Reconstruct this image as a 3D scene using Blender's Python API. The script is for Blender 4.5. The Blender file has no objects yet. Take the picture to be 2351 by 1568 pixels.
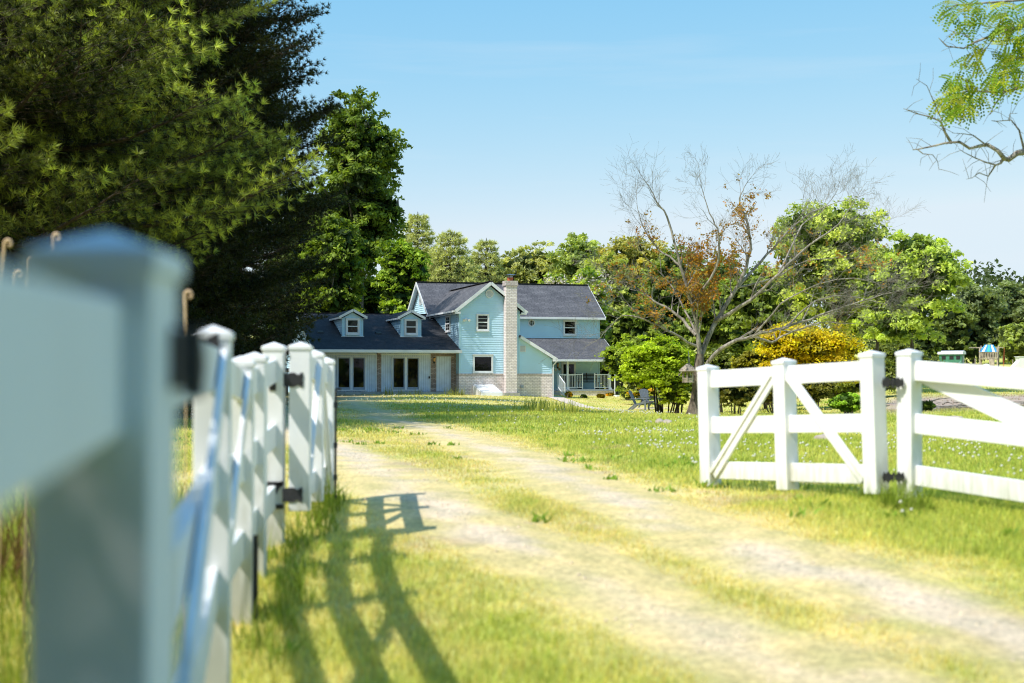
import bpy, bmesh, math, random
import numpy as np
from mathutils import Vector, Matrix, Euler

random.seed(7)
RNG = np.random.default_rng(11)
PI = math.pi
C = bpy.context.scene.collection

# ------------------------------------------------------------------ camera model
F_PX, CX, CY, HORIZON = 3264.0, 1175.0, 784.0, 861.0
CAM_Z = 1.0
PITCH = math.atan((HORIZON - CY) / F_PX)
CP, SP = math.cos(PITCH), math.sin(PITCH)

def at(px, py, Y):
    """point at depth Y (metres ahead) seen at plate position px, py"""
    a, b = (px - CX) / F_PX, (CY - py) / F_PX
    d = (a, CP - b * SP, SP + b * CP)
    k = Y / d[1]
    return Vector((a * k, Y, CAM_Z + d[2] * k))

def X_at(px, Y):
    return at(px, HORIZON, Y).x

# ------------------------------------------------------------------ noise / terrain
def _hash(ix, iy, s):
    n = (ix.astype(np.int64) * 374761393 + iy.astype(np.int64) * 668265263 + s * 1442695041) & 0xFFFFFFFF
    n = ((n ^ (n >> 13)) * 1274126177) & 0xFFFFFFFF
    return ((n ^ (n >> 16)) & 0xFFFF) / 65535.0

def vnoise(x, y, s=0):
    x = np.asarray(x, float); y = np.asarray(y, float)
    ix, iy = np.floor(x), np.floor(y)
    fx, fy = x - ix, y - iy
    fx = fx * fx * (3 - 2 * fx); fy = fy * fy * (3 - 2 * fy)
    a = _hash(ix, iy, s); b = _hash(ix + 1, iy, s); c = _hash(ix, iy + 1, s); d = _hash(ix + 1, iy + 1, s)
    return (a * (1 - fx) + b * fx) * (1 - fy) + (c * (1 - fx) + d * fx) * fy

def fbm(x, y, s=0, o=3):
    t = 0; a = .5
    for k in range(o):
        t = t + a * vnoise(x * 2 ** k, y * 2 ** k, s + k); a *= .5
    return t / (1 - .5 ** o)

def sstep(a, b, x):
    t = np.clip((np.asarray(x, float) - a) / (b - a), 0, 1)
    return t * t * (3 - 2 * t)

_PY = [-60, -8, 1.5, 5, 6.8, 9, 11, 20, 40, 78, 100, 600]
_PZ = [-1.0, -.62, -.50, -.36, -.22, -.01, .07, .08, .0, -.05, -.05, -.05]

def zg(x, y):
    x = np.asarray(x, float); y = np.asarray(y, float)
    z = np.interp(y, _PY, _PZ)
    z = (z + np.interp(y - .8, _PY, _PZ) + np.interp(y + .8, _PY, _PZ)) / 3
    z = z - .70 * np.exp(-((x - 6.5) / 5.4) ** 2 - ((y - 68) / np.where(y < 68, 23.0, 15.0)) ** 2)
    r = x / np.maximum(y, 8)
    z = z + np.clip(y - 46, 0, 400) * .0178 * sstep(.19, .29, r)
    z = z + .05 * (sstep(.14, .22, r)) * (1 - sstep(14, 24, y))
    z = z + (fbm(x * .35, y * .35, 5) - .5) * .09 * sstep(4, 12, y) * (1 - sstep(60, 70, y))
    z = z + (fbm(x * 1.3, y * 1.3, 9) - .5) * .03
    z = z + np.clip(y - 200, 0, 400) * .05
    return z

def zg1(x, y):
    return float(zg(np.array([x]), np.array([y]))[0])

def ground_hit(px, py):
    lo, hi = 2.0, 200.0
    for k in range(400):
        Y = 2.0 * (1.012 ** k)
        p = at(px, py, Y)
        if p.z < zg1(p.x, p.y):
            return p
    return at(px, py, hi)

def on_ground(px, Y, dz=0):
    x = X_at(px, Y)
    return Vector((x, Y, zg1(x, Y) + dz))

# ------------------------------------------------------------------ materials
def new_mat(name):
    m = bpy.data.materials.new(name); m.use_nodes = True
    nt = m.node_tree; nt.nodes.clear()
    out = nt.nodes.new('ShaderNodeOutputMaterial')
    return m, nt, out

def nd(nt, typ, **kw):
    n = nt.nodes.new('ShaderNode' + typ)
    for k, v in kw.items():
        if k.startswith('i_'):
            n.inputs[k[2:].replace('_', ' ')].default_value = v
        else:
            setattr(n, k, v)
    return n

def mixc(nt, fac, a, b, blend='MIX'):
    n = nt.nodes.new('ShaderNodeMix'); n.data_type = 'RGBA'; n.blend_type = blend
    for sock, v in ((0, fac), (6, a), (7, b)):
        if isinstance(v, (int, float)):
            n.inputs[sock].default_value = v
        elif isinstance(v, tuple):
            n.inputs[sock].default_value = (*v, 1)
        else:
            nt.links.new(v, n.inputs[sock])
    return n.outputs[2]

def ramp(nt, fac, stops):
    r = nt.nodes.new('ShaderNodeValToRGB')
    while len(r.color_ramp.elements) < len(stops): r.color_ramp.elements.new(.5)
    for e, (p, c) in zip(r.color_ramp.elements, stops):
        e.position = p; e.color = (*c, 1) if len(c) == 3 else c
    nt.links.new(fac, r.inputs[0])
    return r.outputs[0]

def math_n(nt, op, a, b=0.0):
    n = nt.nodes.new('ShaderNodeMath'); n.operation = op
    for i, v in enumerate((a, b)):
        if isinstance(v, (int, float)): n.inputs[i].default_value = v
        else: nt.links.new(v, n.inputs[i])
    return n.outputs[0]

def simple(name, col, rough=.5, var=.12, scale=8.0, metal=0.0, spec=.5, bump=0.0, dirt=None, coat=0.0):
    m, nt, out = new_mat(name)
    b = nd(nt, 'BsdfPrincipled'); b.inputs['Roughness'].default_value = rough
    b.inputs['Metallic'].default_value = metal
    b.inputs['Specular IOR Level'].default_value = spec
    b.inputs['Coat Weight'].default_value = coat
    tc = nd(nt, 'TexCoord'); nz = nd(nt, 'TexNoise'); nz.inputs['Scale'].default_value = scale; nz.inputs['Detail'].default_value = 6
    nt.links.new(tc.outputs['Object'], nz.inputs['Vector'])
    lo = tuple(c * (1 - var) for c in col); hi = tuple(min(1, c * (1 + var)) for c in col)
    c = ramp(nt, nz.outputs['Fac'], [(.3, lo), (.7, hi)])
    if dirt:
        n2 = nd(nt, 'TexNoise'); n2.inputs['Scale'].default_value = scale * .35; n2.inputs['Detail'].default_value = 8
        nt.links.new(tc.outputs['Object'], n2.inputs['Vector'])
        f = ramp(nt, n2.outputs['Fac'], [(dirt[1], (0, 0, 0)), (dirt[2], (1, 1, 1))])
        c = mixc(nt, f, c, dirt[0])
    nt.links.new(c, b.inputs['Base Color'])
    if bump:
        bp = nd(nt, 'Bump'); bp.inputs['Strength'].default_value = bump; bp.inputs['Distance'].default_value = .02
        nt.links.new(nz.outputs['Fac'], bp.inputs['Height']); nt.links.new(bp.outputs[0], b.inputs['Normal'])
    nt.links.new(b.outputs[0], out.inputs[0])
    return m

def leaf_mat(name, transl=.35, rough=.55, gain=(1.5, 1.45, .55)):
    m, nt, out = new_mat(name)
    at_ = nd(nt, 'Attribute'); at_.attribute_name = 'col'
    b = nd(nt, 'BsdfPrincipled'); b.inputs['Roughness'].default_value = rough; b.inputs['Specular IOR Level'].default_value = .25
    t = nd(nt, 'BsdfTranslucent')
    c = at_.outputs['Color']
    nt.links.new(c, b.inputs['Base Color'])
    tc = mixc(nt, 1.0, c, gain, 'MULTIPLY')
    nt.links.new(tc, t.inputs['Color'])
    mx = nd(nt, 'MixShader'); mx.inputs[0].default_value = transl
    nt.links.new(b.outputs[0], mx.inputs[1]); nt.links.new(t.outputs[0], mx.inputs[2])
    nt.links.new(mx.outputs[0], out.inputs[0])
    return m

def ground_mat(name, bump=.6, lo=.45):
    m, nt, out = new_mat(name)
    a = nd(nt, 'Attribute'); a.attribute_name = 'col'
    geo = nd(nt, 'NewGeometry')
    n1 = nd(nt, 'TexNoise'); n1.inputs['Scale'].default_value = 24; n1.inputs['Detail'].default_value = 8; n1.inputs['Roughness'].default_value = .7
    n2 = nd(nt, 'TexNoise'); n2.inputs['Scale'].default_value = 3.1; n2.inputs['Detail'].default_value = 6
    for n in (n1, n2): nt.links.new(geo.outputs['Position'], n.inputs['Vector'])
    f = ramp(nt, n1.outputs['Fac'], [(.28, (lo, lo, lo)), (.62, (1.2, 1.2, 1.2))])
    c = mixc(nt, 1.0, a.outputs['Color'], f, 'MULTIPLY')
    f2 = ramp(nt, n2.outputs['Fac'], [(.3, (.78, .82, .8)), (.7, (1.15, 1.1, 1.1))])
    c = mixc(nt, 1.0, c, f2, 'MULTIPLY')
    b = nd(nt, 'BsdfPrincipled'); b.inputs['Roughness'].default_value = .95; b.inputs['Specular IOR Level'].default_value = .1
    nt.links.new(c, b.inputs['Base Color'])
    bp = nd(nt, 'Bump'); bp.inputs['Strength'].default_value = bump; bp.inputs['Distance'].default_value = .03
    nt.links.new(n1.outputs['Fac'], bp.inputs['Height']); nt.links.new(bp.outputs[0], b.inputs['Normal'])
    nt.links.new(b.outputs[0], out.inputs[0])
    return m

def brick_mat(name, c1, c2, mortar, bw=.205, bh=.068, ms=.012):
    m, nt, out = new_mat(name)
    tc = nd(nt, 'TexCoord'); sx = nd(nt, 'SeparateXYZ'); nt.links.new(tc.outputs['Object'], sx.inputs[0])
    s = math_n(nt, 'ADD', sx.outputs[0], sx.outputs[1])
    cb = nd(nt, 'CombineXYZ'); nt.links.new(s, cb.inputs[0]); nt.links.new(sx.outputs[2], cb.inputs[1])
    br = nd(nt, 'TexBrick'); br.inputs['Scale'].default_value = 1; br.inputs['Brick Width'].default_value = bw
    br.inputs['Row Height'].default_value = bh; br.inputs['Mortar Size'].default_value = ms; br.inputs['Mortar Smooth'].default_value = .2
    br.inputs['Color1'].default_value = (*c1, 1); br.inputs['Color2'].default_value = (*c2, 1); br.inputs['Mortar'].default_value = (*mortar, 1)
    br.inputs['Bias'].default_value = 0
    nt.links.new(cb.outputs[0], br.inputs['Vector'])
    nz = nd(nt, 'TexNoise'); nz.inputs['Scale'].default_value = 5; nz.inputs['Detail'].default_value = 7
    nt.links.new(tc.outputs['Object'], nz.inputs['Vector'])
    f = ramp(nt, nz.outputs['Fac'], [(.3, (.86, .84, .83)), (.68, (1.1, 1.08, 1.07))])
    c = mixc(nt, 1.0, br.outputs['Color'], f, 'MULTIPLY')
    b = nd(nt, 'BsdfPrincipled'); b.inputs['Roughness'].default_value = .85
    nt.links.new(c, b.inputs['Base Color'])
    bp = nd(nt, 'Bump'); bp.inputs['Strength'].default_value = .7; bp.inputs['Distance'].default_value = .01; bp.invert = True
    nt.links.new(br.outputs['Fac'], bp.inputs['Height']); nt.links.new(bp.outputs[0], b.inputs['Normal'])
    nt.links.new(b.outputs[0], out.inputs[0])
    return m

def shingle_mat(name, c1, c2, gap):
    m, nt, out = new_mat(name)
    tc = nd(nt, 'TexCoord'); sx = nd(nt, 'SeparateXYZ'); nt.links.new(tc.outputs['UV'], sx.inputs[0])
    cb = nd(nt, 'CombineXYZ'); nt.links.new(sx.outputs[0], cb.inputs[0]); nt.links.new(sx.outputs[1], cb.inputs[1])
    br = nd(nt, 'TexBrick'); br.inputs['Scale'].default_value = 1; br.inputs['Brick Width'].default_value = .31
    br.inputs['Row Height'].default_value = .15; br.inputs['Mortar Size'].default_value = .010; br.inputs['Mortar Smooth'].default_value = .4
    br.inputs['Color1'].default_value = (*c1, 1); br.inputs['Color2'].default_value = (*c2, 1); br.inputs['Mortar'].default_value = (*gap, 1)
    br.offset = .37; br.squash = .7; br.squash_frequency = 3
    nt.links.new(cb.outputs[0], br.inputs['Vector'])
    nz = nd(nt, 'TexNoise'); nz.inputs['Scale'].default_value = 1.1; nz.inputs['Detail'].default_value = 9; nz.inputs['Roughness'].default_value = .75
    nt.links.new(tc.outputs['UV'], nz.inputs['Vector'])
    f = ramp(nt, nz.outputs['Fac'], [(.3, (.7, .7, .72)), (.7, (1.3, 1.28, 1.25))])
    c = mixc(nt, 1.0, br.outputs['Color'], f, 'MULTIPLY')
    b = nd(nt, 'BsdfPrincipled'); b.inputs['Roughness'].default_value = .9; b.inputs['Specular IOR Level'].default_value = .25
    nt.links.new(c, b.inputs['Base Color'])
    bp = nd(nt, 'Bump'); bp.inputs['Strength'].default_value = .6; bp.inputs['Distance'].default_value = .012; bp.invert = True
    nt.links.new(br.outputs['Fac'], bp.inputs['Height']); nt.links.new(bp.outputs[0], b.inputs['Normal'])
    nt.links.new(b.outputs[0], out.inputs[0])
    return m

def plank_mat(name, col, pitch, gap):
    """vertical grooves every `pitch` metres along local x"""
    m, nt, out = new_mat(name)
    tc = nd(nt, 'TexCoord'); sx = nd(nt, 'SeparateXYZ'); nt.links.new(tc.outputs['Object'], sx.inputs[0])
    s = math_n(nt, 'DIVIDE', sx.outputs[0], pitch); fr = math_n(nt, 'FRACT', s)
    lt = math_n(nt, 'LESS_THAN', fr, .12)
    nz = nd(nt, 'TexNoise'); nz.inputs['Scale'].default_value = 3; nz.inputs['Detail'].default_value = 8
    nt.links.new(tc.outputs['Object'], nz.inputs['Vector'])
    base = ramp(nt, nz.outputs['Fac'], [(.25, tuple(c * .82 for c in col)), (.6, col)])
    zz = math_n(nt, 'SUBTRACT', .75, sx.outputs[2])
    n3 = nd(nt, 'TexNoise'); n3.inputs['Scale'].default_value = 9; n3.inputs['Detail'].default_value = 10
    mp = nd(nt, 'Mapping'); mp.inputs['Scale'].default_value = (3, 1, .5); nt.links.new(tc.outputs['Object'], mp.inputs[0]); nt.links.new(mp.outputs[0], n3.inputs['Vector'])
    pe = math_n(nt, 'MULTIPLY', zz, .35); pe = math_n(nt, 'ADD', pe, n3.outputs['Fac'])
    pf = math_n(nt, 'GREATER_THAN', pe, .76)
    pf = math_n(nt, 'MULTIPLY', pf, .55)
    base = mixc(nt, pf, base, (.28, .28, .27))
    c = mixc(nt, lt, base, gap)
    b = nd(nt, 'BsdfPrincipled'); b.inputs['Roughness'].default_value = .7
    nt.links.new(c, b.inputs['Base Color']); nt.links.new(b.outputs[0], out.inputs[0])
    return m

def glass_mat(name, tint=(.010, .011, .010), rough=.03, trans=.5):
    m, nt, out = new_mat(name)
    b = nd(nt, 'BsdfPrincipled'); b.inputs['Base Color'].default_value = (*tint, 1); b.inputs['Roughness'].default_value = rough
    b.inputs['IOR'].default_value = 1.5
    tr = nd(nt, 'BsdfTransparent'); tr.inputs[0].default_value = (.75, .8, .78, 1)
    mx = nd(nt, 'MixShader'); mx.inputs[0].default_value = trans
    tc = nd(nt, 'TexCoord'); nz = nd(nt, 'TexNoise'); nz.inputs['Scale'].default_value = 1.3
    nt.links.new(tc.outputs['Object'], nz.inputs['Vector'])
    bp = nd(nt, 'Bump'); bp.inputs['Strength'].default_value = .03; bp.inputs['Distance'].default_value = .05
    nt.links.new(nz.outputs['Fac'], bp.inputs['Height']); nt.links.new(bp.outputs[0], b.inputs['Normal'])
    nt.links.new(b.outputs[0], mx.inputs[1]); nt.links.new(tr.outputs[0], mx.inputs[2]); nt.links.new(mx.outputs[0], out.inputs[0])
    return m

def bark_mat(name, dark, light, scale=14, stretch=.35):
    m, nt, out = new_mat(name)
    tc = nd(nt, 'TexCoord'); mp = nd(nt, 'Mapping'); mp.inputs['Scale'].default_value = (1, 1, stretch)
    nt.links.new(tc.outputs['Object'], mp.inputs[0])
    nz = nd(nt, 'TexNoise'); nz.inputs['Scale'].default_value = scale; nz.inputs['Detail'].default_value = 9; nz.inputs['Roughness'].default_value = .7
    nt.links.new(mp.outputs[0], nz.inputs['Vector'])
    n2 = nd(nt, 'TexNoise'); n2.inputs['Scale'].default_value = 2.2; n2.inputs['Detail'].default_value = 4
    nt.links.new(tc.outputs['Object'], n2.inputs['Vector'])
    c = ramp(nt, nz.outputs['Fac'], [(.35, dark), (.62, light)])
    f = ramp(nt, n2.outputs['Fac'], [(.35, (.7, .7, .7)), (.65, (1.15, 1.15, 1.12))])
    c = mixc(nt, 1.0, c, f, 'MULTIPLY')
    b = nd(nt, 'BsdfPrincipled'); b.inputs['Roughness'].default_value = .9; b.inputs['Specular IOR Level'].default_value = .2
    nt.links.new(c, b.inputs['Base Color'])
    bp = nd(nt, 'Bump'); bp.inputs['Strength'].default_value = .8; bp.inputs['Distance'].default_value = .03
    nt.links.new(nz.outputs['Fac'], bp.inputs['Height']); nt.links.new(bp.outputs[0], b.inputs['Normal'])
    nt.links.new(b.outputs[0], out.inputs[0])
    return m

M = {}
M['vinyl'] = simple('white_vinyl', (.88, .89, .89), .55, .03, 5, spec=.3, dirt=((.55, .52, .44), .60, .80))
nt = M['vinyl'].node_tree; bs = next(n for n in nt.nodes if n.type == 'BSDF_PRINCIPLED'); src = bs.inputs['Base Color'].links[0].from_socket
gp = nd(nt, 'NewGeometry'); sz = nd(nt, 'SeparateXYZ'); nt.links.new(gp.outputs['Position'], sz.inputs[0])
mp = nd(nt, 'Mapping'); mp.inputs['Scale'].default_value = (9, 9, 1.6); nt.links.new(gp.outputs['Position'], mp.inputs[0])
n1 = nd(nt, 'TexNoise'); n1.inputs['Scale'].default_value = 2.5; n1.inputs['Detail'].default_value = 8; nt.links.new(mp.outputs[0], n1.inputs['Vector'])
low = math_n(nt, 'MULTIPLY', math_n(nt, 'SUBTRACT', .42, sz.outputs[2]), 1.1)
f = ramp(nt, math_n(nt, 'ADD', n1.outputs['Fac'], low), [(.56, (0, 0, 0)), (.95, (.62, .62, .62))])
nt.links.new(mixc(nt, f, src, (.40, .40, .28)), bs.inputs['Base Color'])
M['iron'] = simple('black_iron', (.030, .030, .034), .5, .4, 60, bump=.2)
M['siding'] = simple('blue_siding', (.53, .775, .93), .5, .05, 1.2, dirt=((.49, .71, .86), .5, .75))
M['trim'] = simple('white_trim', (.78, .80, .82), .45, .04, 3, dirt=((.62, .64, .64), .5, .8))
M['bluetrim'] = simple('blue_trim', (.44, .69, .82), .5, .05, 3)
M['brick'] = brick_mat('pale_brick', (.92, .85, .83), (.79, .72, .71), (.56, .49, .48), bh=.085, ms=.013)
M['brickdark'] = brick_mat('brown_brick', (.56, .46, .40), (.34, .24, .19), (.17, .13, .11))  # darker, browner brick mix for the garage piers and lintel
M['rowlock'] = brick_mat('rowlock_brick', (.72, .65, .62), (.58, .51, .49), (.33, .29, .27), bw=.078, bh=.13)
M['shingle'] = shingle_mat('grey_shingle', (.145, .145, .160), (.105, .107, .120), (.045, .045, .055))
M['shingle_shaded'] = shingle_mat('shaded_shingle', (.055, .056, .064), (.040, .041, .048), (.021, .021, .026))  # grey shingle darkened: tree shade on the garage roof put into the colour
M['plank'] = plank_mat('painted_plywood', (.68, .76, .86), .125, (.36, .41, .48))
M['paintdoor'] = plank_mat('painted_door', (.72, .79, .88), .14, (.42, .46, .52))
M['greyframe'] = simple('grey_door_frame', (.30, .35, .43), .5, .06, 6)
M['glass'] = glass_mat('window_glass')
M['dark'] = simple('unlit_room_black', (.012, .012, .011), .9, .3, 3)  # near-black colour stands in for the shade of unlit rooms
M['blind'] = simple('window_blind', (.55, .62, .58), .8, .1, 12)
M['concrete'] = simple('concrete', (.40, .39, .37), .9, .2, 6, bump=.3, dirt=((.25, .24, .22), .5, .8))
M['pathstone'] = simple('path_gravel', (.70, .58, .48), .95, .25, 14, bump=.4)
M['clay'] = simple('clay_pot', (.50, .13, .05), .8, .15, 12)
M['steel'] = simple('galvanised_steel', (.45, .46, .48), .35, .15, 12, metal=.9)
M['whitemetal'] = simple('white_metal', (.80, .81, .82), .4, .04, 6)
M['lampglass'] = simple('amber_lamp_glass', (.75, .38, .12), .25, .1, 20)
M['woodgrey'] = bark_mat('weathered_wood', (.26, .215, .17), (.54, .46, .38), 18, .2)
M['darkwood'] = bark_mat('dark_bench_wood', (.05, .045, .045), (.11, .10, .10), 20, .3)
M['bark'] = bark_mat('grey_bark', (.06, .045, .035), (.26, .215, .175))
M['barkpale'] = bark_mat('pale_bark', (.12, .10, .085), (.46, .42, .37), 16)
M['barkdark'] = bark_mat('dark_bark', (.02, .016, .012), (.075, .058, .045))
M['barkbranch'] = bark_mat('twig_bark', (.10, .085, .07), (.40, .35, .31), 10)
M['leaf'] = leaf_mat('broad_leaf', .38)
M['needle'] = leaf_mat('pine_needle', .22, .5)
M['grass'] = leaf_mat('grass_blade', .35, .6, (1.3, 1.25, .9))
M['flower'] = leaf_mat('flower_petal', .25, .7)
M['ground'] = ground_mat('lawn_soil', .6, .6)
M['drive'] = ground_mat('gravel_drive', .8, .58)
M['adirondack'] = simple('grey_resin', (.135, .155, .185), .55, .08, 9)
M['black'] = simple('black_plastic', (.012, .012, .014), .5, .2, 20)
M['carpaint'] = simple('black_car_paint', (.008, .009, .011), .18, .1, 3, coat=1.0)
M['tyre'] = simple('tyre_rubber', (.02, .02, .02), .85, .2, 30)
M['headlamp'] = simple('headlamp_lens', (.55, .62, .68), .1, .05, 10, metal=.3)
M['chrome'] = simple('chrome', (.6, .62, .64), .12, .05, 10, metal=1.0)
M['rock'] = simple('field_stone', (.42, .36, .30), .95, .3, 6, bump=.8)
M['greenpaint'] = simple('green_paint', (.06, .22, .14), .5, .15, 4)
M['canvasblue'] = simple('blue_canvas', (.03, .26, .62), .7, .1, 6)
M['canvaswhite'] = simple('white_canvas', (.78, .8, .8), .7, .05, 6)
M['canvasgreen'] = simple('green_canvas', (.05, .45, .35), .7, .1, 6)
M['orangepaint'] = simple('orange_paint', (.55, .10, .04), .5, .15, 6)
M['fern'] = simple('dry_fern', (.78, .55, .34), .9, .2, 30)
M['whitewrap'] = simple('white_plastic', (.78, .79, .80), .5, .05, 5)

# ------------------------------------------------------------------ mesh helpers
def np_mesh(name, verts, faces, cols=None, smooth=False):
    verts = np.asarray(verts, np.float32); faces = np.asarray(faces, np.int32)
    me = bpy.data.meshes.new(name)
    n, k = faces.shape
    me.vertices.add(len(verts)); me.vertices.foreach_set('co', verts.ravel())
    me.loops.add(n * k); me.loops.foreach_set('vertex_index', faces.ravel())
    me.polygons.add(n)
    me.polygons.foreach_set('loop_start', np.arange(0, n * k, k, dtype=np.int32))
    if smooth: me.polygons.foreach_set('use_smooth', np.ones(n, bool))
    if cols is not None:
        a = me.color_attributes.new('col', 'FLOAT_COLOR', 'POINT')
        c = np.ones((len(verts), 4), np.float32); c[:, :3] = cols
        a.data.foreach_set('color', c.ravel())
    me.update(calc_edges=True); me.validate()
    return me

def link(name, me, mat, parent=None, loc=None):
    o = bpy.data.objects.new(name, me)
    C.objects.link(o)
    if mat is not None and len(me.materials) == 0: me.materials.append(mat)
    if parent is not None: o.parent = parent
    if loc is not None: o.location = loc
    return o

def tag(o, label=None, cat=None, group=None, kind=None):
    if label: o['label'] = label
    if cat: o['category'] = cat
    if group: o['group'] = group
    if kind: o['kind'] = kind
    return o

def empty(name, loc=(0, 0, 0), rot=(0, 0, 0), label=None, cat=None, group=None):
    o = bpy.data.objects.new(name, None); C.objects.link(o)
    o.empty_display_size = .2
    o.location = loc; o.rotation_euler = rot
    return tag(o, label, cat, group)

def copy_tree(o, parent=None):
    c = o.copy(); C.objects.link(c)
    if parent is not None: c.parent = parent
    for ch in list(o.children): copy_tree(ch, c)
    return c

class MB:
    def __init__(s): s.v = []; s.f = []; s.uv = None
    def add(s, vs, fs):
        k = len(s.v); s.v += [tuple(v) for v in vs]; s.f += [tuple(i + k for i in f) for f in fs]; return s
    def box(s, a, b):
        (x0, y0, z0), (x1, y1, z1) = a, b
        x0, x1 = min(x0, x1), max(x0, x1); y0, y1 = min(y0, y1), max(y0, y1); z0, z1 = min(z0, z1), max(z0, z1)
        return s.add([(x0, y0, z0), (x1, y0, z0), (x1, y1, z0), (x0, y1, z0), (x0, y0, z1), (x1, y0, z1), (x1, y1, z1), (x0, y1, z1)],
                     [(0, 3, 2, 1), (4, 5, 6, 7), (0, 1, 5, 4), (1, 2, 6, 5), (2, 3, 7, 6), (3, 0, 4, 7)])
    def bar(s, p, q, w, t, up=(0, 0, 1)):
        """board from p to q, width w along `up`-ish, thickness t"""
        p, q = Vector(p), Vector(q); d = (q - p).normalized()
        side = d.cross(Vector(up)).normalized(); u = side.cross(d).normalized()
        a, b = u * w / 2, side * t / 2
        vs = [p - a - b, p - a + b, p + a + b, p + a - b, q - a - b, q - a + b, q + a + b, q + a - b]
        return s.add(vs, [(0, 1, 2, 3), (7, 6, 5, 4), (0, 4, 5, 1), (1, 5, 6, 2), (2, 6, 7, 3), (3, 7, 4, 0)])
    def tube(s, pts, radii, n=6, cap=True):
        pts = [Vector(p) for p in pts]
        if isinstance(radii, (int, float)): radii = [radii] * len(pts)
        k = len(s.v); ref = None
        for i, p in enumerate(pts):
            d = (pts[min(i + 1, len(pts) - 1)] - pts[max(i - 1, 0)])
            if d.length < 1e-9: d = Vector((0, 0, 1))
            d.normalize()
            if ref is None:
                ref = Vector((1, 0, 0)) if abs(d.x) < .9 else Vector((0, 1, 0))
            a = (ref - d * ref.dot(d)).normalized(); b = d.cross(a); ref = a
            for j in range(n):
                t = 2 * PI * j / n
                s.v.append(tuple(p + (a * math.cos(t) + b * math.sin(t)) * radii[i]))
        for i in range(len(pts) - 1):
            for j in range(n):
                j2 = (j + 1) % n
                s.f.append((k + i * n + j, k + i * n + j2, k + (i + 1) * n + j2, k + (i + 1) * n + j))
        if cap:
            s.f.append(tuple(k + j for j in reversed(range(n))))
            s.f.append(tuple(k + (len(pts) - 1) * n + j for j in range(n)))
        return s
    def prism(s, poly, fn, t0, t1):
        """poly of (a,b); fn(a,b,t) -> xyz; extrude t0..t1"""
        n = len(poly); k = len(s.v)
        for t in (t0, t1):
            for a, b in poly: s.v.append(tuple(fn(a, b, t)))
        s.f.append(tuple(k + i for i in reversed(range(n)))); s.f.append(tuple(k + n + i for i in range(n)))
        for i in range(n):
            j = (i + 1) % n
            s.f.append((k + i, k + j, k + n + j, k + n + i))
        return s
    def build(s, name, mat, parent=None, bevel=0, smooth=False, loc=None, rot=None, normals=True, segs=2):
        me = bpy.data.meshes.new(name)
        me.from_pydata(s.v, [], s.f); me.validate(); me.update()
        if normals or bevel:
            bm = bmesh.new(); bm.from_mesh(me)
            bmesh.ops.recalc_face_normals(bm, faces=bm.faces)
            if bevel:
                bmesh.ops.bevel(bm, geom=list(bm.edges), offset=bevel, segments=segs, affect='EDGES', clamp_overlap=True, profile=.6)
            bm.to_mesh(me); bm.free()
        if smooth:
            me.polygons.foreach_set('use_smooth', np.ones(len(me.polygons), bool))
        o = link(name, me, mat, parent, loc)
        if rot: o.rotation_euler = rot
        return o

def tube_arrays(paths, n=5):
    """many tubes at once: list of (pts, radii) -> verts, quads"""
    b = MB()
    for pts, r in paths: b.tube(pts, r, n, cap=False)
    return b

# ------------------------------------------------------------------ lawn, driveway
def z11(zx, zy):
    return ground_hit((900 + zx / 1.1868) * .8157, (1100 + zy / 1.1868) * .8157)

TL = [z11(*p) for p in [(-60, 165), (10, 178), (60, 192), (150, 240), (280, 330), (420, 425), (600, 505), (750, 562), (950, 640), (1150, 765), (1330, 850), (1560, 945), (1750, 1010), (2300, 1200)]]
TR = [z11(*p) for p in [(180, 92), (330, 118), (480, 168), (700, 242), (850, 310), (1000, 372), (1200, 455), (1400, 538), (1600, 602), (1800, 655), (2000, 715), (2350, 862), (2700, 1010)]]
# both tracks bend left behind the gate and run up to the garage
TL = [Vector((-9.5, 71, 0)), Vector((-8.6, 60, 0)), Vector((-6.6, 42, 0)), Vector((-5.0, 30, 0))] + TL
TR = [Vector((-7.6, 71, 0)), Vector((-6.8, 60, 0)), Vector((-4.9, 45, 0)), Vector((-3.2, 36, 0))] + TR

def pdist(x, y, pts):
    best = np.full(np.shape(x), 1e9)
    for a, b in zip(pts[:-1], pts[1:]):
        dx, dy = b.x - a.x, b.y - a.y
        t = np.clip(((x - a.x) * dx + (y - a.y) * dy) / (dx * dx + dy * dy + 1e-9), 0, 1)
        best = np.minimum(best, np.hypot(x - a.x - t * dx, y - a.y - t * dy))
    return best

def side_of(x, y, pts):
    """signed distance: negative to the right of the track as seen from the gate"""
    best = np.full(np.shape(x), 1e9); sg = np.zeros(np.shape(x))
    for a, b in zip(pts[:-1], pts[1:]):
        dx, dy = b.x - a.x, b.y - a.y
        t = np.clip(((x - a.x) * dx + (y - a.y) * dy) / (dx * dx + dy * dy + 1e-9), 0, 1)
        ex, ey = x - a.x - t * dx, y - a.y - t * dy
        d = np.hypot(ex, ey); m = d < best
        best = np.where(m, d, best); sg = np.where(m, np.sign(dy * ex - dx * ey), sg)
    return best * sg

def lerp(a, b, t):
    return a * (1 - t)[..., None] + b * t[..., None]

GREEN = np.array([.41, .47, .085]); YGREEN = np.array([.66, .625, .17]); STRAW = np.array([.76, .62, .29]); SOIL = np.array([.52, .39, .28]); GRAVEL = np.array([.80, .655, .475])

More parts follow.
